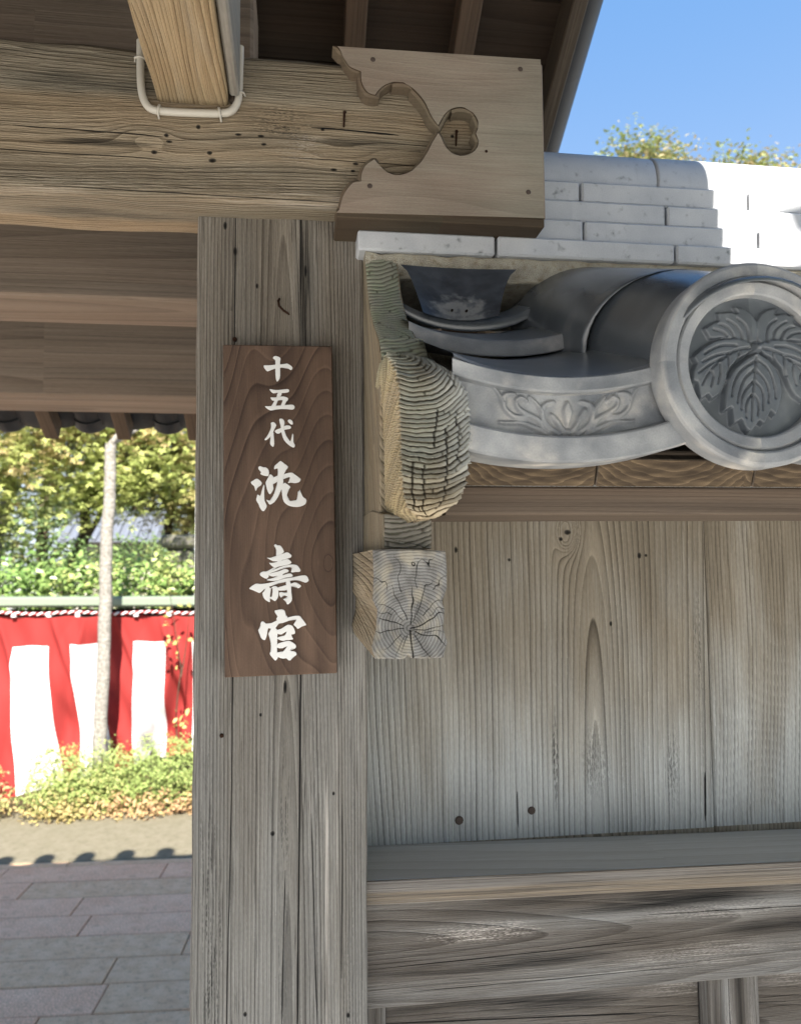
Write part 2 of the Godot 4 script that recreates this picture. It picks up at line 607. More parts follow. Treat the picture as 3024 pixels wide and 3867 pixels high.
func _ready() -> void:
	rng.seed = 20
	var cam := Camera3D.new()
	cam.name = "camera"
	cam.transform = Transform3D(Basis(Vector3.UP, deg_to_rad(-7.6)) * Basis(Vector3.RIGHT, deg_to_rad(3.95)) * Basis(Vector3.BACK, deg_to_rad(-0.5)), Vector3(0, 1.5, 0.8))
	cam.fov = 67.15
	cam.near = 0.02
	cam.far = 400.0
	var lens := CameraAttributesPhysical.new()
	lens.frustum_focal_length = 18.08
	lens.frustum_focus_distance = 0.74
	lens.frustum_near = 0.02
	lens.frustum_far = 400.0
	lens.exposure_aperture = 6.0
	cam.attributes = lens
	add_child(cam)
	var env := Environment.new()
	env.background_mode = Environment.BG_SKY
	var sky := Sky.new()
	var sm := ProceduralSkyMaterial.new()
	sm.sky_top_color = lin(0.036, 0.09, 0.19)
	sm.sky_horizon_color = lin(0.3, 0.33, 0.35)
	sm.sky_curve = 0.18
	sm.ground_bottom_color = lin(0.12, 0.11, 0.1)
	sm.ground_horizon_color = lin(0.16, 0.17, 0.18)
	sm.sun_angle_max = 30.0
	sky.sky_material = sm
	env.sky = sky
	env.tonemap_mode = Environment.TONE_MAPPER_LINEAR
	env.tonemap_exposure = 4.6
	env.sdfgi_enabled = true
	env.ssao_enabled = true
	env.ssil_enabled = true
	var we := WorldEnvironment.new()
	we.name = "world_environment"
	we.environment = env
	add_child(we)
	var sun := DirectionalLight3D.new()
	sun.name = "sun"
	sun.light_energy = 1.25
	sun.light_color = Color(1.0, 0.97, 0.93)
	sun.light_angular_distance = 0.53
	sun.shadow_enabled = true
	add_child(sun)
	sun.look_at_from_position(Vector3(0.05, 0.655, 0.755), Vector3.ZERO)
	materials()
	ground()
	gate()
	wall()
	name_plate()
	conduit()
	garden()

const KANJI := [
		[ # 十
			[-143,1447,-119,1449,-76,1450,-28,1457,20,1460,68,1466,92,1469,125,1449,144,1427,136,1408,122,1405,96,1420,58,1427,19,1425,-24,1418,-67,1403,-108,1387,-127,1405,-141,1425],
			[-51,1527,-37,1544,-13,1544,15,1532,25,1518,20,1488,19,1420,19,1342,11,1308,-3,1289,-15,1284,-22,1303,-27,1342,-29,1420,-28,1498,-45,1515],
		],
		[ # 五
			[-89,1203,-69,1202,-26,1196,27,1200,89,1207,106,1196,106,1184,94,1173,46,1166,-12,1168,-52,1162,-74,1179],
			[-4,1169,34,1164,19,1128,-3,1094,-17,1060,-25,1040,-37,1025,-73,1023,-58,1055,-36,1094,-19,1128],
			[-80,1118,-60,1120,-26,1118,17,1128,55,1130,89,1118,97,1103,88,1086,78,1079,64,1047,57,1030,21,1028,33,1064,40,1089,26,1093,-12,1089,-60,1088],
			[-136,1028,-104,1029,-51,1033,21,1038,93,1045,141,1046,160,1028,157,1008,138,996,88,1000,21,1001,-37,994,-78,986,-114,1004],
		],
		[ # 代
			[-79,857,-64,866,-48,866,-28,845,-26,828,-43,796,-58,762,-82,723,-111,694,-133,683,-142,692,-121,719,-96,762,-79,806,-77,835],
			[-80,728,-56,762,-51,738,-48,689,-47,641,-57,617,-69,621,-88,645,-85,689],
			[-40,777,-20,792,19,806,53,826,81,835,110,830,123,814,112,799,81,794,47,784,23,765,-3,750,-29,757],
			[5,889,20,904,44,896,58,870,55,840,49,816,57,777,71,733,90,699,113,670,128,723,136,749,145,733,145,665,160,631,151,610,127,614,89,641,51,684,33,733,23,777,18,826],
			[90,884,108,896,132,884,142,862,137,843,115,848,98,865],
		],
		[ # 沈
			[-207,407,-193,421,-173,415,-153,409,-135,409,-110,389,-101,357,-108,322,-142,323,-172,332,-188,344,-180,359,-203,389],
			[-281,261,-258,276,-226,295,-198,282,-171,249,-195,217,-209,215,-223,191,-235,172,-249,219,-272,239],
			[-224,110,-215,136,-190,122,-175,174,-155,233,-147,215,-150,146,-146,73,-127,25,-135,-4,-157,-32,-177,-24,-197,8,-208,41,-230,77],
			[-88,340,-55,308,-59,276,-67,239,-58,199,-68,170,-94,136,-116,166,-127,203,-136,251,-127,276,-106,312],
			[-79,300,-55,308,-15,324,21,332,49,340,85,350,125,354,153,336,209,292,208,272,192,255,152,247,112,252,84,247,96,272,105,308,73,300,29,284,-23,261,-67,237,-79,259],
			[-49,387,-46,421,-14,450,14,472,50,446,89,413,69,381,49,344,41,300,40,259,28,203,4,150,-17,106,-53,57,-95,33,-113,53,-130,83,-90,73,-60,130,-36,187,-21,259,-17,324,-16,397],
			[40,241,58,251,106,215,102,195,83,170,75,126,77,97,103,69,134,67,166,77,179,114,183,164,197,148,201,184,215,142,234,106,260,87,267,65,254,33,210,12,162,6,102,16,59,41,37,73,27,122,22,178,24,215],
		],
		[ # 壽
			[-58,-373,-44,-362,-27,-375,-5,-375,19,-395,39,-442,18,-462,16,-519,14,-559,-18,-559,-36,-511,-39,-462,-39,-414,-55,-387],
			[-130,-497,-105,-498,-69,-493,-33,-478,18,-462,58,-447,82,-450,112,-478,104,-499,78,-507,38,-517,-2,-527,-38,-535,-74,-531,-101,-515],
			[-110,-547,-82,-549,-34,-541,18,-525,54,-515,78,-515,109,-541,107,-555,81,-568,21,-580,-22,-588,-62,-592,-86,-576],
			[-138,-632,-106,-618,-58,-590,-18,-587,-58,-606,-82,-622,-42,-608,-3,-592,53,-576,105,-568,145,-570,173,-584,198,-624,190,-644,148,-644,105,-646,117,-598,97,-596,37,-602,-23,-624,-67,-640,-107,-657,-115,-685,-133,-705,-167,-693,-198,-669,-196,-646,-170,-632],
			[-107,-657,-67,-644,-23,-634,17,-620,41,-611,69,-616,83,-630,73,-644,37,-657,21,-669,-31,-677,-67,-685,-107,-675],
			[-29,-673,25,-657,23,-673,69,-659,100,-657,122,-675,112,-691,56,-699,4,-713,-51,-727,-99,-725,-137,-715,-83,-701,-31,-689],
			[-305,-794,-243,-751,-203,-754,-163,-754,-103,-744,-43,-729,36,-707,116,-697,188,-683,236,-678,263,-689,279,-725,271,-742,243,-752,187,-732,116,-727,36,-744,-24,-754,-84,-776,-140,-794,-172,-819,-204,-843,-235,-831,-279,-810],
			[-139,-782,-112,-782,-100,-802,-92,-798,-98,-839,-105,-891,-104,-932,-115,-934,-145,-916,-168,-887,-177,-847,-164,-831,-148,-802],
			[-100,-802,-76,-784,-48,-778,-24,-794,-20,-827,-21,-875,-35,-908,-57,-927,-85,-910,-105,-900,-104,-883,-85,-881,-78,-802,-92,-806],
			[-24,-794,16,-782,64,-768,108,-758,132,-748,159,-750,201,-778,195,-796,171,-806,143,-786,103,-788,55,-823,19,-825,-20,-823],
			[54,-740,88,-729,100,-746,105,-786,107,-847,112,-887,110,-924,94,-948,66,-964,50,-936,23,-908,55,-906,69,-883,63,-827,58,-778],
			[-13,-847,7,-839,39,-847,71,-847,75,-887,43,-875,15,-879,7,-896,-9,-875],
		],
		[ # 官
			[-59,-1020,-34,-1016,6,-1009,34,-1020,45,-1046,51,-1071,63,-1079,63,-1103,33,-1135,-19,-1135,-45,-1105,-32,-1079,-56,-1042],
			[-200,-1152,-190,-1127,-170,-1124,-146,-1145,-87,-1139,-35,-1115,13,-1103,65,-1093,113,-1081,179,-1078,204,-1103,247,-1164,239,-1176,204,-1186,166,-1208,148,-1188,124,-1162,152,-1119,120,-1117,65,-1129,17,-1145,-23,-1152,-55,-1196,-91,-1204,-123,-1192,-135,-1249,-156,-1307,-191,-1289,-207,-1249,-221,-1206,-200,-1176],
			[-91,-1192,-59,-1192,-34,-1216,-36,-1289,-38,-1370,-39,-1431,-30,-1475,-54,-1510,-74,-1496,-109,-1451,-107,-1427,-95,-1407,-100,-1354,-101,-1309,-123,-1255,-111,-1224],
			[-36,-1212,4,-1200,56,-1168,84,-1164,116,-1180,139,-1233,131,-1257,103,-1261,105,-1285,117,-1299,111,-1311,51,-1314,15,-1320,-32,-1301,-28,-1281,36,-1267,52,-1230,4,-1257,-38,-1245],
			[-39,-1354,-9,-1338,59,-1322,95,-1328,138,-1358,146,-1382,130,-1403,102,-1397,90,-1421,130,-1427,149,-1447,145,-1467,109,-1488,93,-1512,69,-1512,50,-1492,18,-1494,-30,-1477,-41,-1431,18,-1423,59,-1374,15,-1392,-37,-1386],
		],
	]

func materials() -> void:
	var gl := Color(0.66, 0.645, 0.6)
	var gd := Color(0.33, 0.315, 0.29)
	var nail_m := mat("rust", [], 0.8, 0.0, Color(0.2, 0.13, 0.09))
	nail_m.metallic = 0.3
	mat("old_nail", [], 0.7, 0.0, Color(0.3, 0.26, 0.235))
	mat("pillar", wood(384, 1792, {"seed": 11, "freq": 54.0, "cx": 0.5, "d0": 0.12, "tilt": 0.012, "asp": 5.2, "warp": 1.5, "fiber": 0.26, "blot": 0.22, "ring": 1.25, "check": 196, "relief": 0.9, "sharp": 3.0,
		"light": Color(0.536, 0.507, 0.463), "dark": Color(0.262, 0.237, 0.208), "wlight": Color(0.634, 0.626, 0.604), "wdark": Color(0.292, 0.285, 0.275), "wu": [0.25, 0.0, 0.1, -0.1, 0.15, 0.0, 0.25], "wv": [1.0, 0.9, 0.75, 0.45, 0.2, 0.1],
		"cracks": [[0.2, 0.34, 1.0, 1.3, 0.012], [0.17, 0.0, 0.36, 0.9, 0.03], [0.565, 0.0, 0.5, 1.7, 0.03], [0.6, 0.86, 1.0, 1.4, 0.0], [0.82, 0.1, 0.3, 0.8, 0.01], [0.68, 0.05, 0.28, 1.0, -0.03], [0.36, 0.66, 0.8, 0.8, 0.01], [0.48, 0.05, 0.22, 1.0, 0.02]],
		"stains": [[0.52, 0.36, 0.07, 0.3, 0.5, 0.3], [0.5, 0.2, 0.05, 0.2, 0.5, 0.6], [0.62, 0.88, 0.05, 0.1, 0.5, 0.0], [0.27, 0.85, 0.04, 0.12, 0.35, 0.0], [0.08, 0.2, 0.1, 0.25, 0.55, 0.4], [0.9, 0.15, 0.1, 0.2, 0.4, 0.6], [0.645, 0.3, 0.012, 0.3, -0.5, 0.0], [0.74, 0.22, 0.012, 0.25, -0.5, 0.0], [0.8, 0.35, 0.008, 0.25, -0.4, 0.0], [0.16, 0.93, 0.03, 0.08, 0.6, 0.0]], "holes": [[0.14, 0.95, 4, 9], [0.2, 0.92, 4, 10], [0.33, 0.88, 3, 6], [0.62, 0.9, 3, 14], [0.5, 0.42, 4, 14], [0.43, 0.26, 5, 5], [0.78, 0.3, 3, 4], [0.36, 0.39, 3, 4], [0.86, 0.06, 4, 5], [0.28, 0.07, 4, 5]]}), 0.88, 0.28)
	mat("beam", wood(448, 1408, {"seed": 23, "freq": 34.0, "cx": -0.7, "d0": 0.3, "tilt": 0.06, "asp": 3.6, "warp": 3.0, "fiber": 0.32, "blot": 0.3, "ring": 1.05, "check": 205, "relief": 1.0, "sharp": 3.0,
		"light": Color(0.674, 0.602, 0.498), "dark": Color(0.342, 0.292, 0.227), "wlight": Color(0.617, 0.585, 0.516), "wdark": Color(0.291, 0.266, 0.226), "wu": [0.75, 0.65, 0.8, 0.8, 0.7, 0.0, 0.1, 0.3, 0.5, 0.3, 0.2, 0.5, 0.6, 0.7, 0.7, 0.6, 0.7], "wv": [0.1, 0.05, 0.0, 0.05, 0.1],
		"knots": [[0.52, 0.27, 0.12, 1.6], [0.62, 0.62, 0.16, -1.2], [0.3, 0.45, 0.2, 0.8]],
		"cracks": [[0.63, 0.5, 1.0, 0.8, 0.02], [0.42, 0.56, 0.72, 2.2, 0.01], [0.9, 0.1, 0.7, 1.1, 0.02], [0.52, 0.05, 0.3, 1.6, 0.02], [0.68, 0.0, 0.3, 0.9, 0.01]],
		"stains": [[0.5, 0.66, 0.035, 0.1, 0.45, 0.0], [0.6, 0.19, 0.03, 0.1, 0.4, 0.0], [0.2, 0.22, 0.2, 0.22, 0.3, 0.0], [0.55, 0.54, 0.12, 0.06, -0.55, 0.6], [0.4, 0.5, 0.14, 0.08, 0.5, 0.7], [0.92, 0.4, 0.1, 0.5, -0.35, 0.0]], "holes": [[0.52, 0.305, 6, 6], [0.56, 0.31, 4, 8], [0.45, 0.36, 7, 6], [0.49, 0.43, 4, 9], [0.49, 0.47, 4, 8], [0.545, 0.475, 4, 7], [0.42, 0.58, 5, 5], [0.62, 0.38, 6, 7], [0.67, 0.385, 7, 10], [0.64, 0.285, 6, 8], [0.4, 0.82, 5, 5], [0.64, 0.64, 4, 8], [0.69, 0.6, 4, 9], [0.69, 0.635, 4, 6]]}), 0.88, 0.3)
	mat("board", wood(384, 512, {"seed": 31, "freq": 20.0, "cx": -0.4, "d0": 0.3, "tilt": 0.05, "asp": 1.3, "warp": 2.2, "fiber": 0.22, "blot": 0.35, "ring": 0.26, "check": 240, "relief": 0.35, "sharp": 2.0,
		"light": Color(0.602, 0.543, 0.484), "dark": Color(0.404, 0.351, 0.305), "wlight": Color(0.618, 0.594, 0.535), "wdark": Color(0.388, 0.365, 0.317), "wu": [0.1, 0.1, 0.2, 0.3, 0.3], "wv": [0.0, 0.1, 0.3, 0.7]}), 0.8, 0.06)
	mat("arm", wood(256, 640, {"seed": 47, "freq": 17.0, "cx": -0.6, "d0": 0.25, "tilt": 0.05, "asp": 2.6, "warp": 1.6, "fiber": 0.2, "blot": 0.2, "ring": 0.85, "check": 240, "relief": 1.0, "sharp": 1.6,
		"light": Color(0.705, 0.636, 0.513), "dark": Color(0.377, 0.311, 0.225), "wlight": Color(0.598, 0.598, 0.580), "wdark": Color(0.343, 0.330, 0.313), "wu": [0.0, 0.0, 0.0, 0.0], "wv": [0.0, 0.0]}), 0.85, 0.25)
	mat("grey_side", wood(128, 512, {"seed": 49, "freq": 12.0, "d0": 0.4, "asp": 3.0, "ring": 0.4, "light": Color(0.599, 0.599, 0.577), "dark": Color(0.355, 0.340, 0.319), "wu": [0.2, 0.2]}), 0.85, 0.15)
	mat("panel", wood(704, 640, {"seed": 59, "freq": 64.0, "cx": 0.66, "d0": 0.01, "tilt": 0.05, "asp": 0.9, "warp": 1.4, "fiber": 0.1, "blot": 0.26, "ring": 1.35, "check": 232, "relief": 0.75, "sharp": 3.6,
		"light": Color(0.581, 0.545, 0.483), "dark": Color(0.288, 0.261, 0.222), "wlight": Color(0.778, 0.788, 0.778), "wdark": Color(0.401, 0.405, 0.401), "wu": [0.2, 0.05, 0.0, 0.05, 0.0, -0.05, 0.1], "wv": [1.05, 0.85, 0.55, 0.2, 0.0, -0.1],  # lower part weathered paler, with sky and bounce light painted in too
		"knots": [[0.59, 0.87, 0.035, 6.0]], "cracks": [[0.43, 0.03, 0.13, 0.8, 0.0], [0.97, 0.02, 0.16, 2.0, 0.006]], "stains": [[0.66, 0.2, 0.05, 0.16, 0.3, 1.0], [0.54, 0.22, 0.012, 0.2, 0.4, 0.6], [0.74, 0.24, 0.03, 0.25, 0.22, 0.8], [0.88, 0.18, 0.03, 0.2, 0.3, 0.6], [0.97, 0.5, 0.02, 0.45, 0.35, 0.6]], "holes": [[0.59, 0.87, 7, 5], [0.57, 0.85, 4, 4], [0.27, 0.82, 3, 6], [0.8, 0.8, 4, 6], [0.82, 0.8, 3, 3], [0.42, 0.79, 3, 3], [0.71, 0.6, 3, 5]]}), 0.86, 0.32)
	mat("panel_straight", wood(448, 640, {"seed": 61, "freq": 72.0, "cx": 1.3, "d0": 0.3, "tilt": 0.04, "asp": 1.4, "warp": 1.5, "fiber": 0.1, "blot": 0.26, "ring": 1.2, "check": 232, "relief": 0.7, "sharp": 3.6,
		"light": Color(0.581, 0.545, 0.483), "dark": Color(0.288, 0.261, 0.222), "wlight": Color(0.778, 0.788, 0.778), "wdark": Color(0.401, 0.405, 0.401), "wu": [0.1, 0.0, 0.1], "wv": [1.05, 0.85, 0.55, 0.2, 0.0, -0.1]}), 0.86, 0.32)  # paler foot: whitish weathering plus light put into the colour
	mat("sill_top", wood(256, 768, {"seed": 67, "freq": 8.0, "cx": 0.4, "d0": 0.2, "tilt": 0.06, "asp": 4.0, "warp": 1.6, "fiber": 0.25, "blot": 0.2, "ring": 0.5, "check": 236, "relief": 0.3, "light": Color(0.83, 0.85, 0.865), "dark": Color(0.6, 0.605, 0.61), "wlight": Color(0.83, 0.85, 0.865), "wdark": Color(0.6, 0.605, 0.61)}), 0.7, 0.05)
	mat("sill_edge", wood(96, 1024, {"seed": 71, "freq": 9.0, "cx": 0.5, "d0": 0.6, "asp": 12.0, "warp": 1.2, "fiber": 0.75, "blot": 0.3, "ring": 0.4, "check": 188, "relief": 0.8, "light": Color(0.602, 0.523, 0.415), "dark": Color(0.338, 0.302, 0.266), "wlight": Color(0.554, 0.536, 0.518), "wdark": Color(0.354, 0.336, 0.318), "wu": [0.35, 0.6, 0.9, 1.0], "wv": [0.1, 0.0, 0.2, -0.1, 0.1]}), 0.85, 0.2)
	mat("rail", wood(384, 1280, {"seed": 73, "freq": 22.0, "cx": 0.3, "d0": 0.4, "tilt": 0.05, "asp": 4.0, "warp": 1.8, "fiber": 0.28, "blot": 0.16, "ring": 0.85, "check": 206, "relief": 0.8, "sharp": 3.5,
		"light": Color(0.435, 0.408, 0.379), "dark": Color(0.199, 0.178, 0.160), "wlight": Color(0.638, 0.643, 0.638), "wdark": Color(0.332, 0.316, 0.305), "wu": [0.2, 0.05, 0.6, 0.1, 0.0, 0.3, 0.55, 0.4], "wv": [0.1, 0.1, 0.0, 0.15, 0.1],
		"stains": [[0.35, 0.2, 0.12, 0.12, -0.75, 0.7], [0.3, 0.62, 0.1, 0.2, -0.7, 0.6], [0.75, 0.7, 0.2, 0.3, -0.4, 0.5], [0.15, 0.5, 0.15, 0.4, 0.45, 0.0], [0.65, 0.2, 0.08, 0.25, 0.5, 0.0], [0.5, 0.8, 0.1, 0.2, 0.4, 0.0]], "cracks": [[0.62, 0.0, 0.5, 1.2, -0.08], [0.3, 0.5, 1.0, 1.6, 0.03], [0.85, 0.05, 0.6, 0.9, -0.03]]}), 0.84, 0.2)
	mat("sign", wood(448, 1344, {"seed": 83, "freq": 8.2, "cx": 0.84, "d0": -0.5, "tilt": 0.5, "asp": 3.0, "warp": 1.6, "fiber": 0.2, "blot": 0.45, "ring": 1.15, "check": 250, "relief": 0.25, "sharp": 6.0,
		"light": Color(0.4, 0.325, 0.275), "dark": Color(0.15, 0.11, 0.09), "wlight": Color(0.43, 0.345, 0.285), "wdark": Color(0.18, 0.13, 0.1), "wu": [0.2, 0.3, 0.2], "wv": [0.9, 0.7, 0.4, 0.1], "knots": [[0.93, 0.33, 0.06, 1.4]]}), 0.55, 0.03)
	mat("verge", [M.grey_side.albedo_texture, M.grey_side.heightmap_texture], 0.85, 0.15, Color(0.56, 0.52, 0.48))
	var brown := wood(320, 768, {"seed": 97, "freq": 13.0, "cx": 0.5, "d0": 0.2, "tilt": 0.07, "asp": 3.0, "warp": 1.8, "fiber": 0.25, "blot": 0.3, "ring": 0.5, "check": 232, "relief": 0.5, "sharp": 2.4, "light": Color(0.546, 0.490, 0.431), "dark": Color(0.292, 0.253, 0.217), "wlight": Color(0.526, 0.487, 0.443), "wdark": Color(0.300, 0.272, 0.245)})
	mat("brown", brown, 0.8, 0.12)
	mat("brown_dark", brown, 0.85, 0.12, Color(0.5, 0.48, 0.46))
	mat("rafter", brown, 0.85, 0.12, Color(0.72, 0.69, 0.66))
	mat("fascia", brown, 0.8, 0.06, Color(0.86, 0.84, 0.83))
	mat("barge", wood(256, 512, {"seed": 101, "freq": 30.0, "cx": -0.4, "d0": 0.2, "tilt": 0.25, "asp": 2.0, "warp": 1.2, "fiber": 0.3, "blot": 0.3, "ring": 1.15, "check": 222, "relief": 1.0, "sharp": 1.6, "light": Color(0.63, 0.575, 0.48), "dark": Color(0.36, 0.32, 0.255), "wlight": Color(0.64, 0.62, 0.56), "wdark": Color(0.37, 0.35, 0.31)}), 0.88, 0.3)
	var ch := []
	for k in [[-1.5, 0.05, 0.62, 0.016], [-0.35, 0.0, 0.6, 0.02], [-1.15, 0.2, 0.75, 0.012], [-1.95, 0.12, 0.7, 0.012], [-2.4, 0.15, 0.6, 0.011], [-2.85, 0.1, 0.55, 0.012], [3.05, 0.08, 0.5, 0.011], [2.5, 0.14, 0.5, 0.01], [2.1, 0.12, 0.5, 0.009], [1.45, 0.02, 0.6, 0.03], [0.9, 0.1, 0.55, 0.012], [0.45, 0.06, 0.6, 0.014], [0.1, 0.05, 0.5, 0.012], [-0.75, 0.24, 0.8, 0.012], [-1.72, 0.5, 1.05, 0.013], [-1.35, 0.55, 1.05, 0.012], [-2.1, 0.6, 1.0, 0.01], [-1.25, 0.1, 0.4, 0.008], [-1.05, 0.6, 1.0, 0.01], [-0.5, 0.3, 0.7, 0.008], [-2.65, 0.3, 0.7, 0.008], [1.9, 0.1, 0.4, 0.01], [0.25, 0.2, 0.5, 0.008]]: ch.append([k[0], k[1], k[2], k[3] * 0.5])
	mat("end_grain", end_grain(384, 576, 107, 0.5, 1.08, 24.0, [Color(0.3, 0.29, 0.28), Color(0.66, 0.66, 0.65), Color(0.7, 0.66, 0.57)], ch), 0.85, 0.14)
	mat("eave_end", end_grain(640, 128, 109, 0.5, -0.42, 22.0, [Color(0.5, 0.43, 0.34), Color(0.2, 0.165, 0.13), Color(0.21, 0.175, 0.14)], [], 0.3), 0.85, 0.06)
	var lg := mat("log_end", [], 0.9, 0.0)
	lg.vertex_color_use_as_albedo = true
	# fired clay
	var tl := mottle(512, 121, [Color(0.36, 0.38, 0.405), Color(0.69, 0.695, 0.695), Color(0.78, 0.76, 0.73)], 0.008, 0.01, 0.06, -0.16, 130.0, 4)
	var td := mottle(512, 131, [Color(0.27, 0.285, 0.3), Color(0.35, 0.365, 0.38), Color(0.46, 0.465, 0.46)], 0.006, 0.012, 0.05, -0.35, 150.0)
	var tr := mottle(512, 141, [Color(0.68, 0.695, 0.715), Color(0.76, 0.77, 0.78), Color(0.4, 0.41, 0.42)], 0.01, 0.03, 0.05, -0.92, 85.0, 4)
	tri(mat("tile_pale", tl, 0.6, 0.02), 0.3)
	tri(mat("tile_dark", td, 0.27, 0.006, Color(1.0, 1.02, 1.04), 0.8), 0.3)
	tri(mat("tile_ridge", tr, 0.5, 0.008, Color.WHITE, 0.5), 0.3)
	tri(mat("tile_crest", td, 0.42, 0.012, Color(1.02, 1.04, 1.06), 0.6), 0.2)
	tri(mat("tile_pan", td, 0.3, 0.006, Color(1.38, 1.4, 1.42), 0.8), 0.3)  # lighter tint puts the reflected sky into the pan colour
	tri(mat("tile_lip", tl, 0.5, 0.02, Color(0.82, 0.83, 0.85)), 0.3)
	tri(mat("tile_gate", td, 0.5, 0.01, Color(0.6, 0.6, 0.6)), 0.3)
	mat("filler", bloom(), 0.3, 0.0, Color.WHITE, 0.6)
	mat("board_shaded", [M.board.albedo_texture, M.board.heightmap_texture], 0.85, 0.06, Color(0.56, 0.53, 0.49))  # board texture tinted darker to paint in the shade under the beam end
	mat("board_wall", [M.board.albedo_texture, M.board.heightmap_texture], 0.85, 0.06, Color(0.76, 0.74, 0.7))
	mat("board_edge", [], 0.8, 0.0, Color(0.27, 0.215, 0.165))
	tri(mat("mortar", mottle(384, 151, [Color(0.6, 0.58, 0.53), Color(0.72, 0.7, 0.64), Color(0.5, 0.45, 0.36)], 0.02, 0.03, 0.2, -0.2), 0.95, 0.2), 0.15)
	tri(mat("paving", mottle(512, 161, [Color(0.8, 0.645, 0.505), Color(0.87, 0.73, 0.59), Color(0.62, 0.51, 0.41)], 0.015, 0.04, 0.22, -0.3), 0.9, 0.15), 0.7)
	tri(mat("paving_pink", mottle(256, 163, [Color(0.85, 0.665, 0.535), Color(0.9, 0.74, 0.61), Color(0.7, 0.56, 0.45)], 0.015, 0.04, 0.22, -0.3), 0.9, 0.15), 0.7)
	tri(mat("kerb", mottle(384, 171, [Color(0.43, 0.41, 0.34), Color(0.475, 0.45, 0.385), Color(0.385, 0.365, 0.3)], 0.02, 0.05, 0.1, -0.2), 0.95, 0.2), 0.8, true)
	tri(mat("gravel", mottle(384, 173, [Color(0.73, 0.72, 0.695), Color(0.79, 0.78, 0.755), Color(0.66, 0.65, 0.625)], 0.03, 0.12, 0.35, -0.1), 0.95, 0.3), 1.3, true)
	tri(mat("soil", mottle(256, 177, [Color(0.25, 0.2, 0.14), Color(0.36, 0.3, 0.2), Color(0.2, 0.22, 0.1)], 0.03, 0.06, 0.3), 0.95, 0.2), 0.7, true)
	tri(mat("stone", mottle(256, 181, [Color(0.36, 0.35, 0.33), Color(0.46, 0.45, 0.42), Color(0.3, 0.32, 0.18)], 0.02, 0.05, 0.25), 0.95, 0.3), 0.4)
	tri(mat("pale_bark", mottle(256, 187, [Color(0.45, 0.435, 0.41), Color(0.64, 0.625, 0.6), Color(0.27, 0.27, 0.22)], 0.03, 0.04, 0.2, -0.15), 0.9, 0.3), 0.25)
	tri(mat("bark", mottle(256, 191, [Color(0.22, 0.18, 0.14), Color(0.33, 0.28, 0.23), Color(0.38, 0.38, 0.3)], 0.03, 0.05, 0.3, -0.2), 0.95, 0.6), 0.4)
	mat("paint", [], 0.45, 0.0, Color(0.9, 0.9, 0.89), 0.5)
	mat("conduit", [], 0.45, 0.0, Color(0.71, 0.69, 0.645), 0.5)
	mat("red_cloth", [], 0.85, 0.0, lin(0.23, 0.028, 0.026), 0.2)
	mat("white_cloth", [], 0.85, 0.0, Color(0.82, 0.82, 0.82), 0.2)
	for k in ["red_cloth", "white_cloth"]:
		M[k].backlight_enabled = true
		M[k].backlight = Color(0.25, 0.25, 0.25)
	mat("copper", [], 0.55, 0.0, Color(0.44, 0.49, 0.42), 0.5)
	mat("fence_dark", [], 0.8, 0.0, Color(0.16, 0.13, 0.11))
	mat("far_tile", [], 0.5, 0.0, Color(0.4, 0.42, 0.46))
	mat("plaster", [], 0.9, 0.0, Color(0.7, 0.68, 0.62))
	for k in ["leaf", "leaf_gloss"]:
		var m := mat(k, [], 0.5 if k == "leaf" else 0.3, 0.0)
		m.vertex_color_use_as_albedo = true
		m.backlight_enabled = true
		m.backlight = Color(0.75, 0.75, 0.75) if k == "leaf" else Color(0.45, 0.45, 0.45)

func vbox(called: String, lo: Vector3, hi: Vector3, m: String, parent: Node, bev := 0.002, us := 5.0, vs := 1.3, grain := -1, off := Vector2.ZERO, B := Basis(), label := "") -> MeshInstance3D:
	var s := hi - lo
	var g := grain
	if g < 0: g = s.max_axis_index()
	var mb := MB.new()
	mb.box((lo + hi) / 2, s, bev, B, us, vs, g, off)
	return obj(called, mb.mesh(M[m]), parent, label)

func nail_head(p: Vector3, r: float, parent: Node, m := "old_nail", up := 0.0018) -> void:
	var mb := MB.new()
	mb.lathe([Vector2(0.0001, up), Vector2(r * 0.75, up * 0.9), Vector2(r, up * 0.3), Vector2(r, -0.003)], 10, Transform3D(Basis(), p))
	obj("nail", mb.mesh(M[m]), parent)

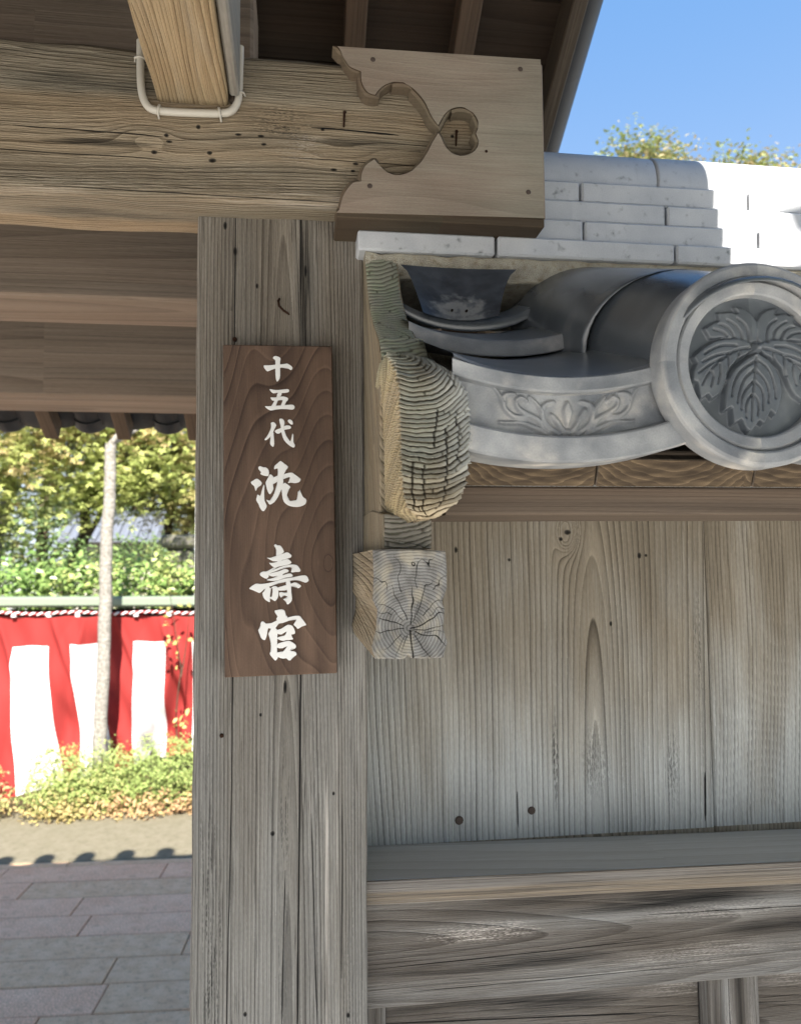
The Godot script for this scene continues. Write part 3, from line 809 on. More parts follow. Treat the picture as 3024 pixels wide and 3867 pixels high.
# ------------------------------------------------------------------ the gate
func gate() -> void:
	var g := thing("wooden_gate", "weathered timber gate with a thick pillar, carved crossbeam and tiled roof", "gate")
	var mb := MB.new()
	mb.timber(Vector3(-0.0167, 0, -0.085), Vector3(-0.0167, 1.869, -0.085), Vector3(0, 0, 1), 0.1735, 0.17, 0.004, 60, 0.0011, 0.1735, 0.9, 3, -1.0 / 0.9)
	var p := obj("pillar", mb.mesh(M.pillar), g)
	# bent rusty nail and small fixings on the pillar
	mb = MB.new()
	mb.tube([Vector3(-0.019, 1.779, 0.001), Vector3(-0.02, 1.775, 0.006), Vector3(-0.019, 1.769, 0.008), Vector3(-0.0145, 1.764, 0.009), Vector3(-0.01, 1.7615, 0.008), Vector3(-0.009, 1.761, 0.006)], [0.0012, 0.0013, 0.0013, 0.0013, 0.0012, 0.0008], 6)
	obj("nail", mb.mesh(M.rust), p)
	nail_head(Vector3(-0.075, 1.332, 0.0), 0.0022, p, "rust")
	nail_head(Vector3(-0.0645, 1.7345, 0.0), 0.0025, p, "rust", 0.004)
	var p2: Node3D = p.duplicate()
	p2.position.x = -2.05
	g.add_child(p2, true)
	# crossbeam
	mb = MB.new()
	mb.timber(Vector3(-2.5, 1.9415, -0.0075), Vector3(0.2475, 1.9415, -0.0075), Vector3(0, 0, 1), 0.153, 0.095, 0.011, 90, 0.0018, 0.153, 0.56, 7, -2.2 / 0.56)
	var beam := obj("crossbeam", mb.mesh(M.beam), g)
	for q in [[0.047, 1.957], [0.163, 1.9447]]:
		mb = MB.new()
		mb.tube([Vector3(q[0] + 0.001, q[1] + 0.006, 0.0395), Vector3(q[0], q[1] + 0.005, 0.043), Vector3(q[0] - 0.0006, q[1] - 0.011, 0.0425)], [0.0018, 0.0014, 0.001], 6)
		obj("nail", mb.mesh(M.rust), beam)
	# carved facing board at the beam's end
	var segs := [
		[394, 20205, 422, 20167, 456, 20089, 509, 20012, 567, 19981, 629, 19961], [629, 19961, 634, 19861, 672, 19773, 720, 19736, 769, 19725],
		[769, 19725, 828, 19805, 916, 19862, 1014, 19883, 1102, 19861, 1200, 19782, 1278, 19687, 1326, 19579, 1365, 19510, 1411, 19452],
		[1429, 19489, 1475, 19569, 1546, 19635, 1656, 19663, 1756, 19625, 1815, 19552, 1828, 19471, 1800, 19393], [1800, 19393, 1823, 19328, 1820, 19267, 1769, 19193, 1658, 19147, 1559, 19164, 1481, 19235, 1437, 19333],
		[1410, 19372, 1353, 19277, 1302, 19173, 1232, 19058, 1143, 18962, 1015, 18906, 899, 18922, 812, 18992, 757, 19053], [757, 19053, 668, 18983, 629, 18891, 624, 18817], [624, 18817, 542, 18797, 475, 18714, 436, 18633, 407, 18514]]
	var out := PackedVector2Array()
	for s in segs:
		var q := smooth(pv(s, 0.0001), 4)
		for k in q:
			if out.is_empty() or out[out.size() - 1].distance_to(k) > 0.0003: out.append(k)
	var keep := [Vector2(0.0345, 2.0205), Vector2(0.0375, 1.8485), Vector2(0.2508, 1.854), Vector2(0.2501, 2.0238)]
	out.append(keep[1]); out.append(keep[2]); out.append(keep[3]); out.append(keep[0])
	var rot := PackedVector2Array()
	var rk := []
	for k in out: rot.append(Vector2(-k.y, k.x))
	for k in keep: rk.append(Vector2(-k.y, k.x))
	mb = MB.new()
	board_keep = rk
	extrude_keep(mb, rot, 0.0402, 0.058, 0.0034, 0.0028, Transform3D(Basis(Vector3(0, -1, 0), Vector3(1, 0, 0), Vector3(0, 0, 1)), Vector3.ZERO), Vector2(5.8, 4.4), Vector2(0.0, -0.1))
	var eam := mb.mesh(M.board)
	board_rim.mesh(M.board_edge, eam)
	board_side.mesh(M.board_wall, eam)
	var eb := obj("end_board", eam, g, "scroll-cut facing board with a pierced heart at the beam end")
	for q in [[0.075, 2.0095], [0.228, 2.0115], [0.071, 1.8775], [0.234, 1.8805]]: nail_head(Vector3(q[0], q[1], 0.058), 0.0026, eb, "old_nail", 0.0008)
	nail_head(Vector3(0.1905, 1.921, 0.058), 0.0015, eb, "rust", 0.0008)
	vbox("bottom_board", Vector3(0.0378, 1.8445, -0.055), Vector3(0.2506, 1.8535, 0.0572), "board_shaded", eb, 0.001, 5.8, 4.4, 0)
	vbox("end_cap", Vector3(0.2482, 1.8538, -0.055), Vector3(0.2522, 2.02, 0.0565), "board", eb, 0.001, 5.8, 4.4, 1)
	# arm that carries the front eave
	mb = MB.new()
	mb.timber(Vector3(-0.1035, 2.0205, 0.0405), Vector3(-0.1025, 2.0175, 0.93), Vector3(0, -1, 0), 0.069, 0.12, 0.003, 40, 0.0009, 0.069, 0.26, 12, 0.1)
	obj("bracket_arm", mb.mesh(M.arm), g)
	mb = MB.new()
	mb.box(Vector3(-0.062, 2.04, 0.2), Vector3(0.010, 0.15, 0.3), 0.002, Basis(), 6.0, 2.0, 2)
	obj("side_board", mb.mesh(M.grey_side), g)
	vbox("wedge", Vector3(-0.0678, 1.9615, 0.0405), Vector3(-0.0615, 2.02, 0.0485), "brown_dark", g)
	# timbers under the rear slope
	vbox("ridge_purlin", Vector3(-2.4, 2.02, -0.27), Vector3(-0.056, 2.27, -0.15), "brown", g, 0.004, 4.0, 1.1, 0)
	vbox("lintel_beam", Vector3(-2.4, 1.9105, -0.535), Vector3(0.25, 2.12, -0.4), "brown", g, 0.004, 4.6, 0.8, 0, Vector2(0.37, 0.2))
	mb = MB.new()
	mb.box(Vector3(-1.075, 1.947, -0.87), Vector3(2.65, 0.18, 0.04), 0.003, Basis(), 4.4, 0.9, 0, Vector2(0.1, 0.5))
	mb.box(Vector3(-1.075, 1.9, -0.962), Vector3(2.65, 0.085, 0.143), 0.003, Basis(), 4.4, 0.9, 0, Vector2(0.6, 0.1))
	obj("eave_beam", mb.mesh(M.brown), g)
	vbox("eave_beam", Vector3(-2.4, 1.80, 0.86), Vector3(0.4, 1.90, 0.98), "brown", g, 0.003, 4.4, 0.9, 0)
	for x in [-2.1, 0.1]: vbox("rear_post", Vector3(x - 0.06, 0, -0.98), Vector3(x + 0.06, 1.857, -0.87), "brown", g)
	# roof: rafters, boards and tiles on both slopes; ridge at z = -0.1
	var a := 0.5236
	for side in [-1.0, 1.0]:
		var along := Vector3(0, -sin(a), side * cos(a))
		var up := Vector3(0, cos(a), side * sin(a))
		var B := Basis(Vector3(side, 0, 0), up, along).orthonormalized()
		var top := Vector3(0, 2.4748, -0.1)
		var L := 1.3 if side < 0 else 1.42
		var rm := MB.new()
		rm.box(Vector3.ZERO, Vector3(0.033, 0.05, L), 0.0015, B, 6, 1.2, 2)
		var rmesh := rm.mesh(M.rafter)
		for k in range(-14, 2):
			var r := obj("rafter", rmesh, g)
			r.position = top + along * (L / 2) + up * 0.025 + Vector3(0.089 + 0.1755 * k, 0, 0)
		var sm := MB.new()
		sm.box(Vector3.ZERO, Vector3(2.9, 0.012, 0.118), 0.001, B, 5, 0.8, 0)
		var smesh := sm.mesh(M.brown_dark)
		for k in (10 if side < 0 else 12):
			var r := obj("soffit_board", smesh, g)
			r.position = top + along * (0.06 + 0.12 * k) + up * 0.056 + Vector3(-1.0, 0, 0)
		# verge board and its tiles
		vb_at = top + along * (L / 2 - 0.01) + up * 0.04 + Vector3(0.43, 0, 0)
		sm = MB.new()
		sm.box(Vector3.ZERO, Vector3(0.024, 0.1, L + 0.02), 0.002, B, 6, 1.4, 2)
		obj("verge_board", sm.mesh(M.verge), g).position = vb_at
		sm = MB.new()
		sm.box(Vector3(0, 0, 0), Vector3(0.022, 0.085, 0.19), 0.005, B)
		var vm := sm.mesh(M.tile_gate)
		for k in 7:
			var r := obj("verge_tile", vm, g)
			r.position = top + along * (0.1 + 0.193 * k) + up * (0.085 + (0.008 if k % 2 else 0.0)) + Vector3(0.444, 0, 0)
		# tile columns: sagging pan tiles with round covers between them
		var pm := MB.new()
		var P := PackedVector3Array()
		var U := PackedVector2Array()
		for r in 8:
			for c in 13:
				var x := (c / 12.0 - 0.5) * 0.21
				var y := 0.07 + 0.26 * x * x / 0.09
				var th := 0.0 if r < 4 else -0.012
				var s := [0.0, 0.7, L, L + 0.03, L + 0.03, L, 0.7, 0.0]
				P.append(Vector3(x, 0, 0) + along * s[r] + up * (y + th)); U.append(Vector2(x, s[r]))
		pm.grid(P, 8, 13, U, up)
		var cm := MB.new()
		var X := Transform3D(Basis(Vector3(side, 0, 0), up, along * (1.0 if side > 0 else 1.0)), Vector3.ZERO)
		cm.lathe([Vector2(0.001, L + 0.045), Vector2(0.045, L + 0.045), Vector2(0.047, L + 0.04), Vector2(0.047, L + 0.005), Vector2(0.042, L + 0.005), Vector2(0.042, 0.0)], 20, X)
		var pmesh := pm.mesh(M.tile_gate)
		var cmesh := cm.mesh(M.tile_gate)
		for k in 15:
			var r := obj("pan_tile", pmesh, g)
			r.position = top + Vector3(0.36 - 0.2 * k, 0, 0)
			var r2 := obj("cover_tile", cmesh, g)
			r2.position = top + up * 0.102 + Vector3(0.46 - 0.2 * k, 0, 0)
	mb = MB.new()
	mb.box(Vector3(-0.98, 2.6, -0.1), Vector3(2.95, 0.16, 0.16), 0.02)
	obj("roof_ridge", mb.mesh(M.tile_gate), g)

var board_keep := []
var board_rim: MB
var board_side: MB
var vb_at := Vector3.ZERO

# extrude() whose chamfer leaves out the corners listed in board_keep
func extrude_keep(mb: MB, poly: PackedVector2Array, z0: float, z1: float, bev: float, dz: float, X: Transform3D, us: Vector2, uo: Vector2) -> void:
	var q := poly.duplicate()
	if Geometry2D.is_polygon_clockwise(q): q.reverse()
	var m := q.size()
	var inn := PackedVector2Array()
	for i in m:
		if board_keep.has(q[i]):
			inn.append(q[i])
			continue
		var e0 := (q[i] - q[(i + m - 1) % m]).normalized()
		var e1 := (q[(i + 1) % m] - q[i]).normalized()
		var d := Vector2(e0.y, -e0.x) + Vector2(e1.y, -e1.x)
		d = d.normalized() if d.length() > 0.05 else Vector2(e1.y, -e1.x)
		# the traced line is the face's edge, so the foot of the chamfer lies outside it
		inn.append(q[i])
		q[i] = q[i] + d * bev * minf(1.0 / maxf(d.dot(Vector2(e1.y, -e1.x)), 0.5), 1.6)
	var ids := Geometry2D.triangulate_polygon(inn)
	if ids.is_empty(): print("end board: no triangles")
	var base := mb.v.size()
	for p in inn: mb.vert(X * Vector3(p.x, p.y, z1), X.basis.z, p * us + uo)
	for i in range(0, ids.size(), 3): mb.tri(base + ids[i], base + ids[i + 1], base + ids[i + 2])
	var face := mb
	board_rim = MB.new()
	board_side = MB.new()
	for i in m:
		var j := (i + 1) % m
		var e := (q[j] - q[i]).normalized()
		if e.length() < 0.5: continue
		var fl := X.basis * Vector3(e.y, -e.x, 0)
		var bn := (fl + X.basis.z * (bev / dz)).normalized()
		var zb := z1 - dz
		var zi := zb if not board_keep.has(q[i]) else z1
		var zj := zb if not board_keep.has(q[j]) else z1
		var ki := inn[i].lerp(q[i], 0.24)
		var kj := inn[j].lerp(q[j], 0.24)
		var kz := 0.0012
		board_rim.quad(X * Vector3(ki.x, ki.y, z1 - kz if zi < z1 else z1), X * Vector3(kj.x, kj.y, z1 - kz if zj < z1 else z1), X * Vector3(inn[j].x, inn[j].y, z1), X * Vector3(inn[i].x, inn[i].y, z1), fl, q[i] * us + uo, q[j] * us + uo, inn[j] * us + uo, inn[i] * us + uo)
		board_side.quad(X * Vector3(q[i].x, q[i].y, zi), X * Vector3(q[j].x, q[j].y, zj), X * Vector3(kj.x, kj.y, z1 - kz if zj < z1 else z1), X * Vector3(ki.x, ki.y, z1 - kz if zi < z1 else z1), bn, q[i] * us + uo, q[j] * us + uo, inn[j] * us + uo, inn[i] * us + uo)
		board_side.quad(X * Vector3(q[i].x, q[i].y, z0), X * Vector3(q[j].x, q[j].y, z0), X * Vector3(q[j].x, q[j].y, zj), X * Vector3(q[i].x, q[i].y, zi), fl, q[i] * us + uo + Vector2(0.05, 0), q[j] * us + uo + Vector2(0.05, 0), q[j] * us + uo, q[i] * us + uo)

func name_plate() -> void:
	var t := thing("name_plate", "reddish brown wooden name plate with white carved characters, on the pillar", "sign")
	t.position = Vector3(-0.0178, 1.5585, 0.0205)
	t.rotation.z = 0.0125
	t.rotation.x = -0.006
	var mb := MB.new()
	mb.box(Vector3(0, 0, -0.008), Vector3(0.1097, 0.3315, 0.016), 0.0008, Basis(), 1.0 / 0.1097, 1.0 / 0.3315, 1, Vector2(0.5, 0.5))
	obj("board", mb.mesh(M.sign), t)
	for ch in KANJI:
		mb = MB.new()
		var k := 0
		for s in ch:
			mb.extrude(smooth(pv(s, 0.0001), 2, true), -0.0005, 0.0007 + 0.00004 * k, 0.0003, Transform3D.IDENTITY)
			k += 1
		obj("character", mb.mesh(M.paint), t)

func conduit() -> void:
	var t := thing("conduit_pipe", "thin white metal conduit bent in a U under the arm beam", "pipe")
	var pts := []
	for q in smooth(pv([-1538, 20190, -1535, 19900, -1522, 19680, -1480, 19550, -1400, 19490, -1200, 19482, -900, 19490, -760, 19500, -660, 19530, -600, 19620, -582, 19760, -577, 19950, -572, 20205], 0.0001), 5): pts.append(Vector3(q.x, q.y, 0.0452))
	var rad := []
	for q in pts: rad.append(0.0038)
	var mb := MB.new()
	mb.tube(pts, rad, 12)
	obj("pipe", mb.mesh(M.conduit), t)
	for q in [[-0.1352, 1.9487, 1.45], [-0.0768, 1.9497, 1.75], [-0.0585, 1.9715, 0.1], [-0.1537, 2.0, 0.0]]:
		mb = MB.new()
		var w := Vector3(cos(q[2]), sin(q[2]), 0)
		var c := Vector3(q[0], q[1], 0.0452)
		mb.tube([c - w * 0.0058 + Vector3(0, 0, -0.004), c - w * 0.0047 + Vector3(0, 0, 0.002), c + Vector3(0, 0, 0.0047), c + w * 0.0047 + Vector3(0, 0, 0.002), c + w * 0.0058 + Vector3(0, 0, -0.004)], [0.0012, 0.0012, 0.0012, 0.0012, 0.0012], 6)
		obj("clip", mb.mesh(M.conduit), t)

# ------------------------------------------------------------------ the roofed wall
func sk(x: float, z: float) -> float:   # the tile columns run a little askew
	return x - 0.2 * (0.25 - z) * 0.6

func crest_relief() -> MB:
	var R := Relief.new(395, 365, 1845, 1815, 8.5)
	var L := 74.0
	var centre := pv([1130, 955, 1030, 1010, 900, 1110, 820, 1230, 785, 1370, 772, 1480, 765, 1562, 845, 1518, 852, 1600, 858, 1692, 945, 1640, 985, 1730, 1032, 1768, 1080, 1725, 1140, 1650, 1188, 1690, 1240, 1600, 1265, 1545, 1315, 1602, 1370, 1490, 1398, 1350, 1385, 1220, 1330, 1100, 1260, 1020, 1160, 960])
	var leaf := [1095, 850, 960, 812, 820, 808, 700, 838, 590, 900, 500, 975, 468, 1012, 502, 1070, 465, 1150, 450, 1248, 505, 1268, 512, 1350, 528, 1440, 615, 1385, 650, 1438, 740, 1378, 790, 1290, 860, 1110, 960, 1010, 1050, 970, 1095, 925]
	var frond := [1168, 830, 1178, 700, 1175, 610, 1120, 530, 1050, 490, 930, 468, 980, 540, 880, 530, 752, 545, 770, 625, 690, 655, 605, 710, 662, 812, 850, 800, 1085, 850]
	for s in [1, -1]:
		var f := pv(frond)
		var l := pv(leaf)
		if s < 0:
			for i in f.size(): f[i].x = 2352 - f[i].x
			for i in l.size(): l[i].x = 2284 - l[i].x
		R.fill(f, 0.6 * L)
		R.fill(l, 0.85 * L)
	R.fill(centre, 1.15 * L)
	R.blur()
	var veins := [[1125, 1000, 1102, 1200, 1070, 1400, 1050, 1650], [1105, 1045, 950, 1150, 875, 1280, 845, 1410], [1112, 1120, 1000, 1215, 940, 1330, 905, 1470], [1090, 1245, 1000, 1335, 955, 1430, 945, 1540], [1068, 1385, 1012, 1450, 990, 1550, 995, 1620],
		[1130, 1030, 1240, 1110, 1300, 1250, 1320, 1420], [1120, 1140, 1210, 1240, 1245, 1350, 1240, 1465], [1100, 1255, 1165, 1325, 1185, 1420, 1175, 1535], [1078, 1385, 1122, 1440, 1130, 1520, 1115, 1600]]
	for q in veins: R.line(smooth(pv(q), 4), 13, 8, 0.5 * L)
	for s in [1, -1]:
		for q in [[1080, 900, 930, 930, 800, 1000, 690, 1090, 600, 1200, 550, 1290], [930, 880, 790, 882, 680, 920, 580, 978], [860, 960, 720, 985, 560, 1058], [780, 1015, 650, 1075, 515, 1168], [840, 990, 842, 1090, 820, 1180], [745, 1070, 748, 1160, 715, 1275], [655, 1150, 668, 1210, 640, 1305], [960, 945, 950, 1000, 930, 1030]]:
			var p := smooth(pv(q), 4)
			if s < 0:
				for i in p.size(): p[i].x = 2284 - p[i].x
			R.line(p, 13, 7, 0.45 * L)
		for q in [[1078, 830, 1072, 730, 1040, 650, 960, 592], [1002, 800, 990, 730, 940, 665, 850, 612], [920, 790, 880, 715, 825, 675, 765, 662], [845, 780, 790, 738, 700, 716]]:
			var p := smooth(pv(q), 4)
			if s < 0:
				for i in p.size(): p[i].x = 2352 - p[i].x
			R.line(p, 15, 8, 0.4 * L)
	R.line(pv([1142, 905, 1143, 905]), 62, 62, -2.0 * L)
	R.blur()
	var mb := MB.new()
	var sc := 0.0000754
	# map the square field on the round one
	var P := PackedVector3Array()
	var U := PackedVector2Array()
	for r in R.rows:
		for c in R.cols:
			var x := R.x0 + c * R.step - 1120.0
			var y := R.y0 + r * R.step - 1090.0
			var d := sqrt(x * x + y * y)
			var k := 1.0 if d < 725.0 else 725.0 / d
			P.append(Vector3(x * k * sc, -y * k * sc, R.h[r * R.cols + c] * sc * (1.0 if d < 715.0 else 0.0)))
			U.append(Vector2(x, y) * 0.001)
	mb.grid(P, R.rows, R.cols, U, Vector3(0, 0, 1))
	return mb

func tile_ornament(xc: float) -> MB:
	# drawing: 140..1600 across, 275..610 down; laid on the curved recess of the eave tile
	var R := Relief.new(140, 272, 1620, 612, 7.0)
	var H := 44.0
	R.fill(smooth(pv([938, 318, 905, 380, 905, 440, 930, 515, 958, 470, 972, 400]), 4, true), H * 0.7)
	R.fill(smooth(pv([800, 415, 800, 450, 840, 500, 888, 535, 880, 490, 840, 440]), 4, true), H * 0.6)
	for s in [1, -1]:
		for q in [[860, 578, 790, 535, 745, 475, 730, 410, 690, 350, 635, 305], [735, 400, 762, 350, 830, 325], [770, 560, 700, 480, 610, 440, 545, 405, 530, 350, 570, 315, 615, 340], [600, 470, 520, 480, 450, 440, 420, 380, 385, 310, 315, 258], [430, 380, 445, 320, 520, 297], [770, 575, 650, 535, 560, 518, 470, 535, 395, 548], [905, 560, 860, 500, 840, 470]]:
			var p := smooth(pv(q), 4)
			if s < 0:
				for i in p.size(): p[i].x = 1876 - p[i].x
			R.line(p, 26, 11, -H * 0.75)
			R.line(p, 6, 3, H * 0.25)
	R.line(pv([935, 565, 936, 566]), 30, 30, -H)
	R.line(smooth(pv([1075, 400, 1030, 460, 990, 530]), 4), 24, 14, -H * 0.7)
	R.blur(); R.blur()
	var mb := MB.new()
	var P := PackedVector3Array()
	var U := PackedVector2Array()
	var sc := 0.000098
	for r in R.rows:
		for c in R.cols:
			var x := (R.x0 + c * R.step - 878.0) * sc
			var f := (r / float(R.rows - 1))
			var sag := 0.012 * x * x / 0.00526
			var edge := minf(1.0, 6.0 * minf(c / float(R.cols - 1), 1.0 - c / float(R.cols - 1)))
			P.append(Vector3(xc + x, 1.6275 - f * 0.0325 + sag, 0.2428 + R.h[r * R.cols + c] * sc * edge))
			U.append(Vector2(x, f))
	mb.grid(P, R.rows, R.cols, U, Vector3(0, 0, 1))
	return mb

func pan_tile(xc: float, hw: float, s0: float, s1: float, y0: float, front_th: float, dark := false) -> ArrayMesh:
	# one sagging tile from s0 (front) to s1 up the slope
	var mb := MB.new()
	var P := PackedVector3Array()
	var U := PackedVector2Array()
	var rows := [[s0 + 0.004, -front_th], [s0, -front_th + 0.002], [s0, -0.002], [s0 + 0.002, 0.0], [s0 + 0.03, 0.0], [s0 + (s1 - s0) * 0.5, 0.0], [s1, -0.01]]
	for r in rows:
		for c in 21:
			var f := lerpf(-1.0, 1.32, c / 20.0)
			var z: float = 0.25 - r[0] * 0.928
			var y: float = y0 + r[0] * 0.371 + r[1]
			P.append(Vector3(sk(xc + f * hw, z), y + 0.0125 * f * f * (1.0 + 0.25 * f * f), z)); U.append(Vector2(f, r[0]))
	mb.grid(P.slice(63), rows.size() - 3, 21, U.slice(63), Vector3(0, 0.8, 0.5))
	var am := mb.mesh(M.tile_pan)
	mb = MB.new()
	mb.grid(P.slice(0, 84), 4, 21, U.slice(0, 84), Vector3(0, 0.3, 0.9))
	return mb.mesh(M.tile_dark if dark else M.tile_lip, am)

func eave_front(xc: float, hw: float) -> MB:
	var mb := MB.new()
	var P := PackedVector3Array()
	var U := PackedVector2Array()
	# [z, drop, sag share]
	var prof := [[0.25, 0.0, 1.0], [0.2515, -0.001, 1.0], [0.2515, -0.0105, 1.0], [0.25, -0.012, 1.0], [0.2424, -0.0128, 1.0], [0.2424, -0.043, 0.98], [0.2445, -0.0445, 0.96], [0.2535, -0.0455, 0.95], [0.2545, -0.047, 0.95], [0.2535, -0.0635, 0.85], [0.251, -0.065, 0.85], [0.21, -0.0645, 0.85]]
	for i in prof.size() - 1:
		P = PackedVector3Array(); U = PackedVector2Array()
		for e in [prof[i], prof[i + 1]]:
			for c in 25:
				var f := lerpf(-1.0, 1.2, c / 24.0)
				P.append(Vector3(xc + f * hw, 1.64 + e[1] + 0.0125 * f * f * e[2], e[0])); U.append(Vector2(f, e[1]))
		mb.grid(P, 2, 25, U, Vector3(0, 0.15 if i < 6 else -0.3, 1))
	return mb

func half_round(xa: float, s0: float, s1: float, r0: float, r1: float) -> MB:
	var mb := MB.new()
	var P := PackedVector3Array()
	var U := PackedVector2Array()
	var rows := [[s0, 0.95, 0.0], [s0, 0.985, 0.0], [s0 + 0.003, 1.0, 0.0], [s0 + 0.02, 1.0, 0.03], [s0 + 0.03, 0.985, 0.1], [(s0 + s1) / 2, 0.985, 0.5], [s1, 0.98, 1.0]]
	for r in rows:
		for c in 25:
			var a := -0.25 + (PI + 0.5) * c / 24.0
			var rad: float = lerpf(r0, r1, r[2]) * r[1]
			var z: float = 0.27 - r[0] * 0.928
			var p := Vector3(sk(xa, z) + cos(a) * rad, 1.649 + r[0] * 0.371, z) + Vector3(0, 0.928, 0.371) * (sin(a) * minf(rad, 0.077) * 0.86)
			P.append(p); U.append(Vector2(a * 0.07, r[0]))
	mb.grid(P, rows.size(), 25, U, Vector3(0, 1, 0.4))
	return mb

func wall() -> void:
	var w := thing("roofed_wall", "boarded wall with small tiled roof and ridge, joined to the gate pillar", "wall")
	var XR := 1.62
	# boards
	vbox("wall_plank", Vector3(0.055, 1.15, -0.14), Vector3(0.5112, 1.6, -0.12), "panel", w, 0.0015, 1.0 / 0.4405, 1.0 / 0.42, 1, Vector2(0.482, 0.48))
	var spans := [[0.5136, 0.86], [0.8626, 1.18], [1.1826, 1.5], [1.5026, 1.62]]
	for s in spans: vbox("wall_plank", Vector3(s[0], 1.15, -0.14), Vector3(s[1], 1.6, -0.122), "panel_straight", w, 0.002, 1.0 / 0.36, 1.0 / 0.42, 1, Vector2(s[0] * 3.1, 0.48))
	nail_head(Vector3(0.1895, 1.198, -0.12), 0.0052, w, "old_nail", 0.0025)
	nail_head(Vector3(0.278, 1.205, -0.12), 0.0048, w, "old_nail", 0.0025)
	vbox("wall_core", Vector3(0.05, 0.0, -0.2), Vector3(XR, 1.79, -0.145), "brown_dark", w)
	# sill with a worn front edge, rail and lower panels
	var zr := Basis(Vector3(0, 0, 1), -0.0165)
	var mb := MB.new()
	mb.box(Vector3(0.845, 1.1505 - 0.0, -0.07), Vector3(1.56, 0.0235, 0.0995), 0.0012, zr, 6, 0.8, 0, Vector2(0.2, 0.35))
	var sill := obj("sill", mb.mesh(M.sill_top), w)
	mb = MB.new()
	mb.box(Vector3(0.845, 1.1503, -0.0185), Vector3(1.56, 0.0238, 0.0032), 0.001, zr, 1.0 / 0.0245, 0.6, 0, Vector2(0.5, 0.4685))
	obj("worn_edge", mb.mesh(M.sill_edge), sill)
	mb = MB.new()
	mb.timber(Vector3(0.071, 1.0962, -0.055), Vector3(XR, 1.0962, -0.055), Vector3(0, 0, 1), 0.1105, 0.05, 0.002, 30, 0.0006, 0.1105, 0.62, 31, 0.0)
	obj("rail", mb.mesh(M.rail), w)
	for k in [[0.072, 0.091], [0.45, 0.5095], [0.88, 0.94], [1.31, 1.37]]:
		mb = MB.new()
		mb.timber(Vector3((k[0] + k[1]) / 2, 0.0, -0.061), Vector3((k[0] + k[1]) / 2, 1.0403, -0.061), Vector3(0, 0, 1), k[1] - k[0], 0.05, 0.002, 20, 0.0006, 0.07, 0.7, 41 + int(k[0] * 10), 0.3)
		obj("stile", mb.mesh(M.rail), w)
	for k in [[0.092, 0.449], [0.511, 0.879], [0.941, 1.309], [1.371, 1.61]]:
		for r in 6: vbox("lower_plank", Vector3(k[0], 1.04 - 0.171 * (r + 1), -0.08), Vector3(k[1], 1.0385 - 0.171 * r, -0.055 - 0.001 * (r % 2)), "rail", w, 0.002, 5.5, 1.5, 0, Vector2(0.13 * r + 0.3, 0.2 + k[0]))
	# eave purlin, sheathing planks and what closes the underside
	mb = MB.new()
	mb.timber(Vector3(0.126, 1.5555, 0.0975), Vector3(XR, 1.5555, 0.0975), Vector3(0, 0, 1), 0.0252, 0.105, 0.0025, 20, 0.0004, 0.06, 0.7, 51, 0.0)
	obj("eave_purlin", mb.mesh(M.fascia), w)
	var sb := Basis(Vector3(1, 0, 0), 0.381)
	var xs := [0.115, 0.2415, 0.3795, 0.512, 0.65, 0.78, 0.92, 1.06, 1.19, 1.32, 1.46, 1.6]
	for i in xs.size() - 1:
		var am := ArrayMesh.new()
		mb = MB.new()
		var c := Vector3((xs[i] + xs[i + 1]) / 2, 1.574, 0.2) + sb * Vector3(0, 0, -0.17)
		mb.box(c, Vector3(xs[i + 1] - xs[i] - 0.0018, 0.0235, 0.34), 0.001, sb, 6, 1.5, 2, Vector2(i * 0.3, i * 0.2))
		mb.mesh(M.brown, am)
		mb = MB.new()
		var e := sb * Vector3(0, 0, 0.0008)
		var hw: float = (xs[i + 1] - xs[i]) / 2 - 0.0012
		var o := Vector3(c.x, 1.574, 0.2) + e
		var vy := sb * Vector3(0, 0.0112, 0)
		var fl := 0.2 * (i % 3) - 0.15
		mb.quad(o + Vector3(-hw, 0, 0) + vy, o + Vector3(hw, 0, 0) + vy, o + Vector3(hw, 0, 0) - vy, o + Vector3(-hw, 0, 0) - vy, sb * Vector3(0, 0, 1), Vector2(fl, 0.06), Vector2(fl + 1.0, 0.06), Vector2(fl + 1.0, 0.94), Vector2(fl, 0.94))
		mb.mesh(M.eave_end, am)
		obj("eave_plank", am, w)
	vbox("bed", Vector3(0.105, 1.60, -0.14), Vector3(XR, 1.74, 0.03), "mortar", w)
	vbox("eave_batten", Vector3(0.128, 1.582, 0.155), Vector3(XR, 1.5945, 0.19), "brown", w)
	# bracket that carries the eave: squared log seen end on
	var am2 := ArrayMesh.new()
	var be := pv([561, 15120, 829, 15122, 1118, 15106, 1127, 14981, 1125, 14821, 1088, 14722, 1105, 14662, 1092, 14521, 1124, 14414, 1090, 14299, 946, 14296, 850, 14301, 821, 14330, 793, 14296, 573, 14305, 549, 14392, 585, 14530, 593, 14670, 559, 14740, 567, 14916], 0.0001)
	mb = MB.new()
	mb.extrude(be, 0.002, 0.2185, 0.0, Transform3D.IDENTITY, Vector2(9, 9), Vector2.ZERO, -1.0, true, false)
	for i in mb.v.size(): mb.t[i] = Vector2((mb.v[i].y * 7.0 + mb.v[i].x * 5.0), mb.v[i].z * 3.0)
	mb.mesh(M.barge, am2)
	mb = MB.new()
	mb.extrude(be, 0.2185, 0.22, 0.0012, Transform3D.IDENTITY, Vector2(1.0 / 0.058, -1.0 / 0.0832), Vector2(-0.946, 1.5125 / 0.0832))
	mb.mesh(M.end_grain, am2)
	obj("bracket_beam", am2, w, "squared grey beam end with rings and radial cracks")
	# bearing block above it
	mb = MB.new()
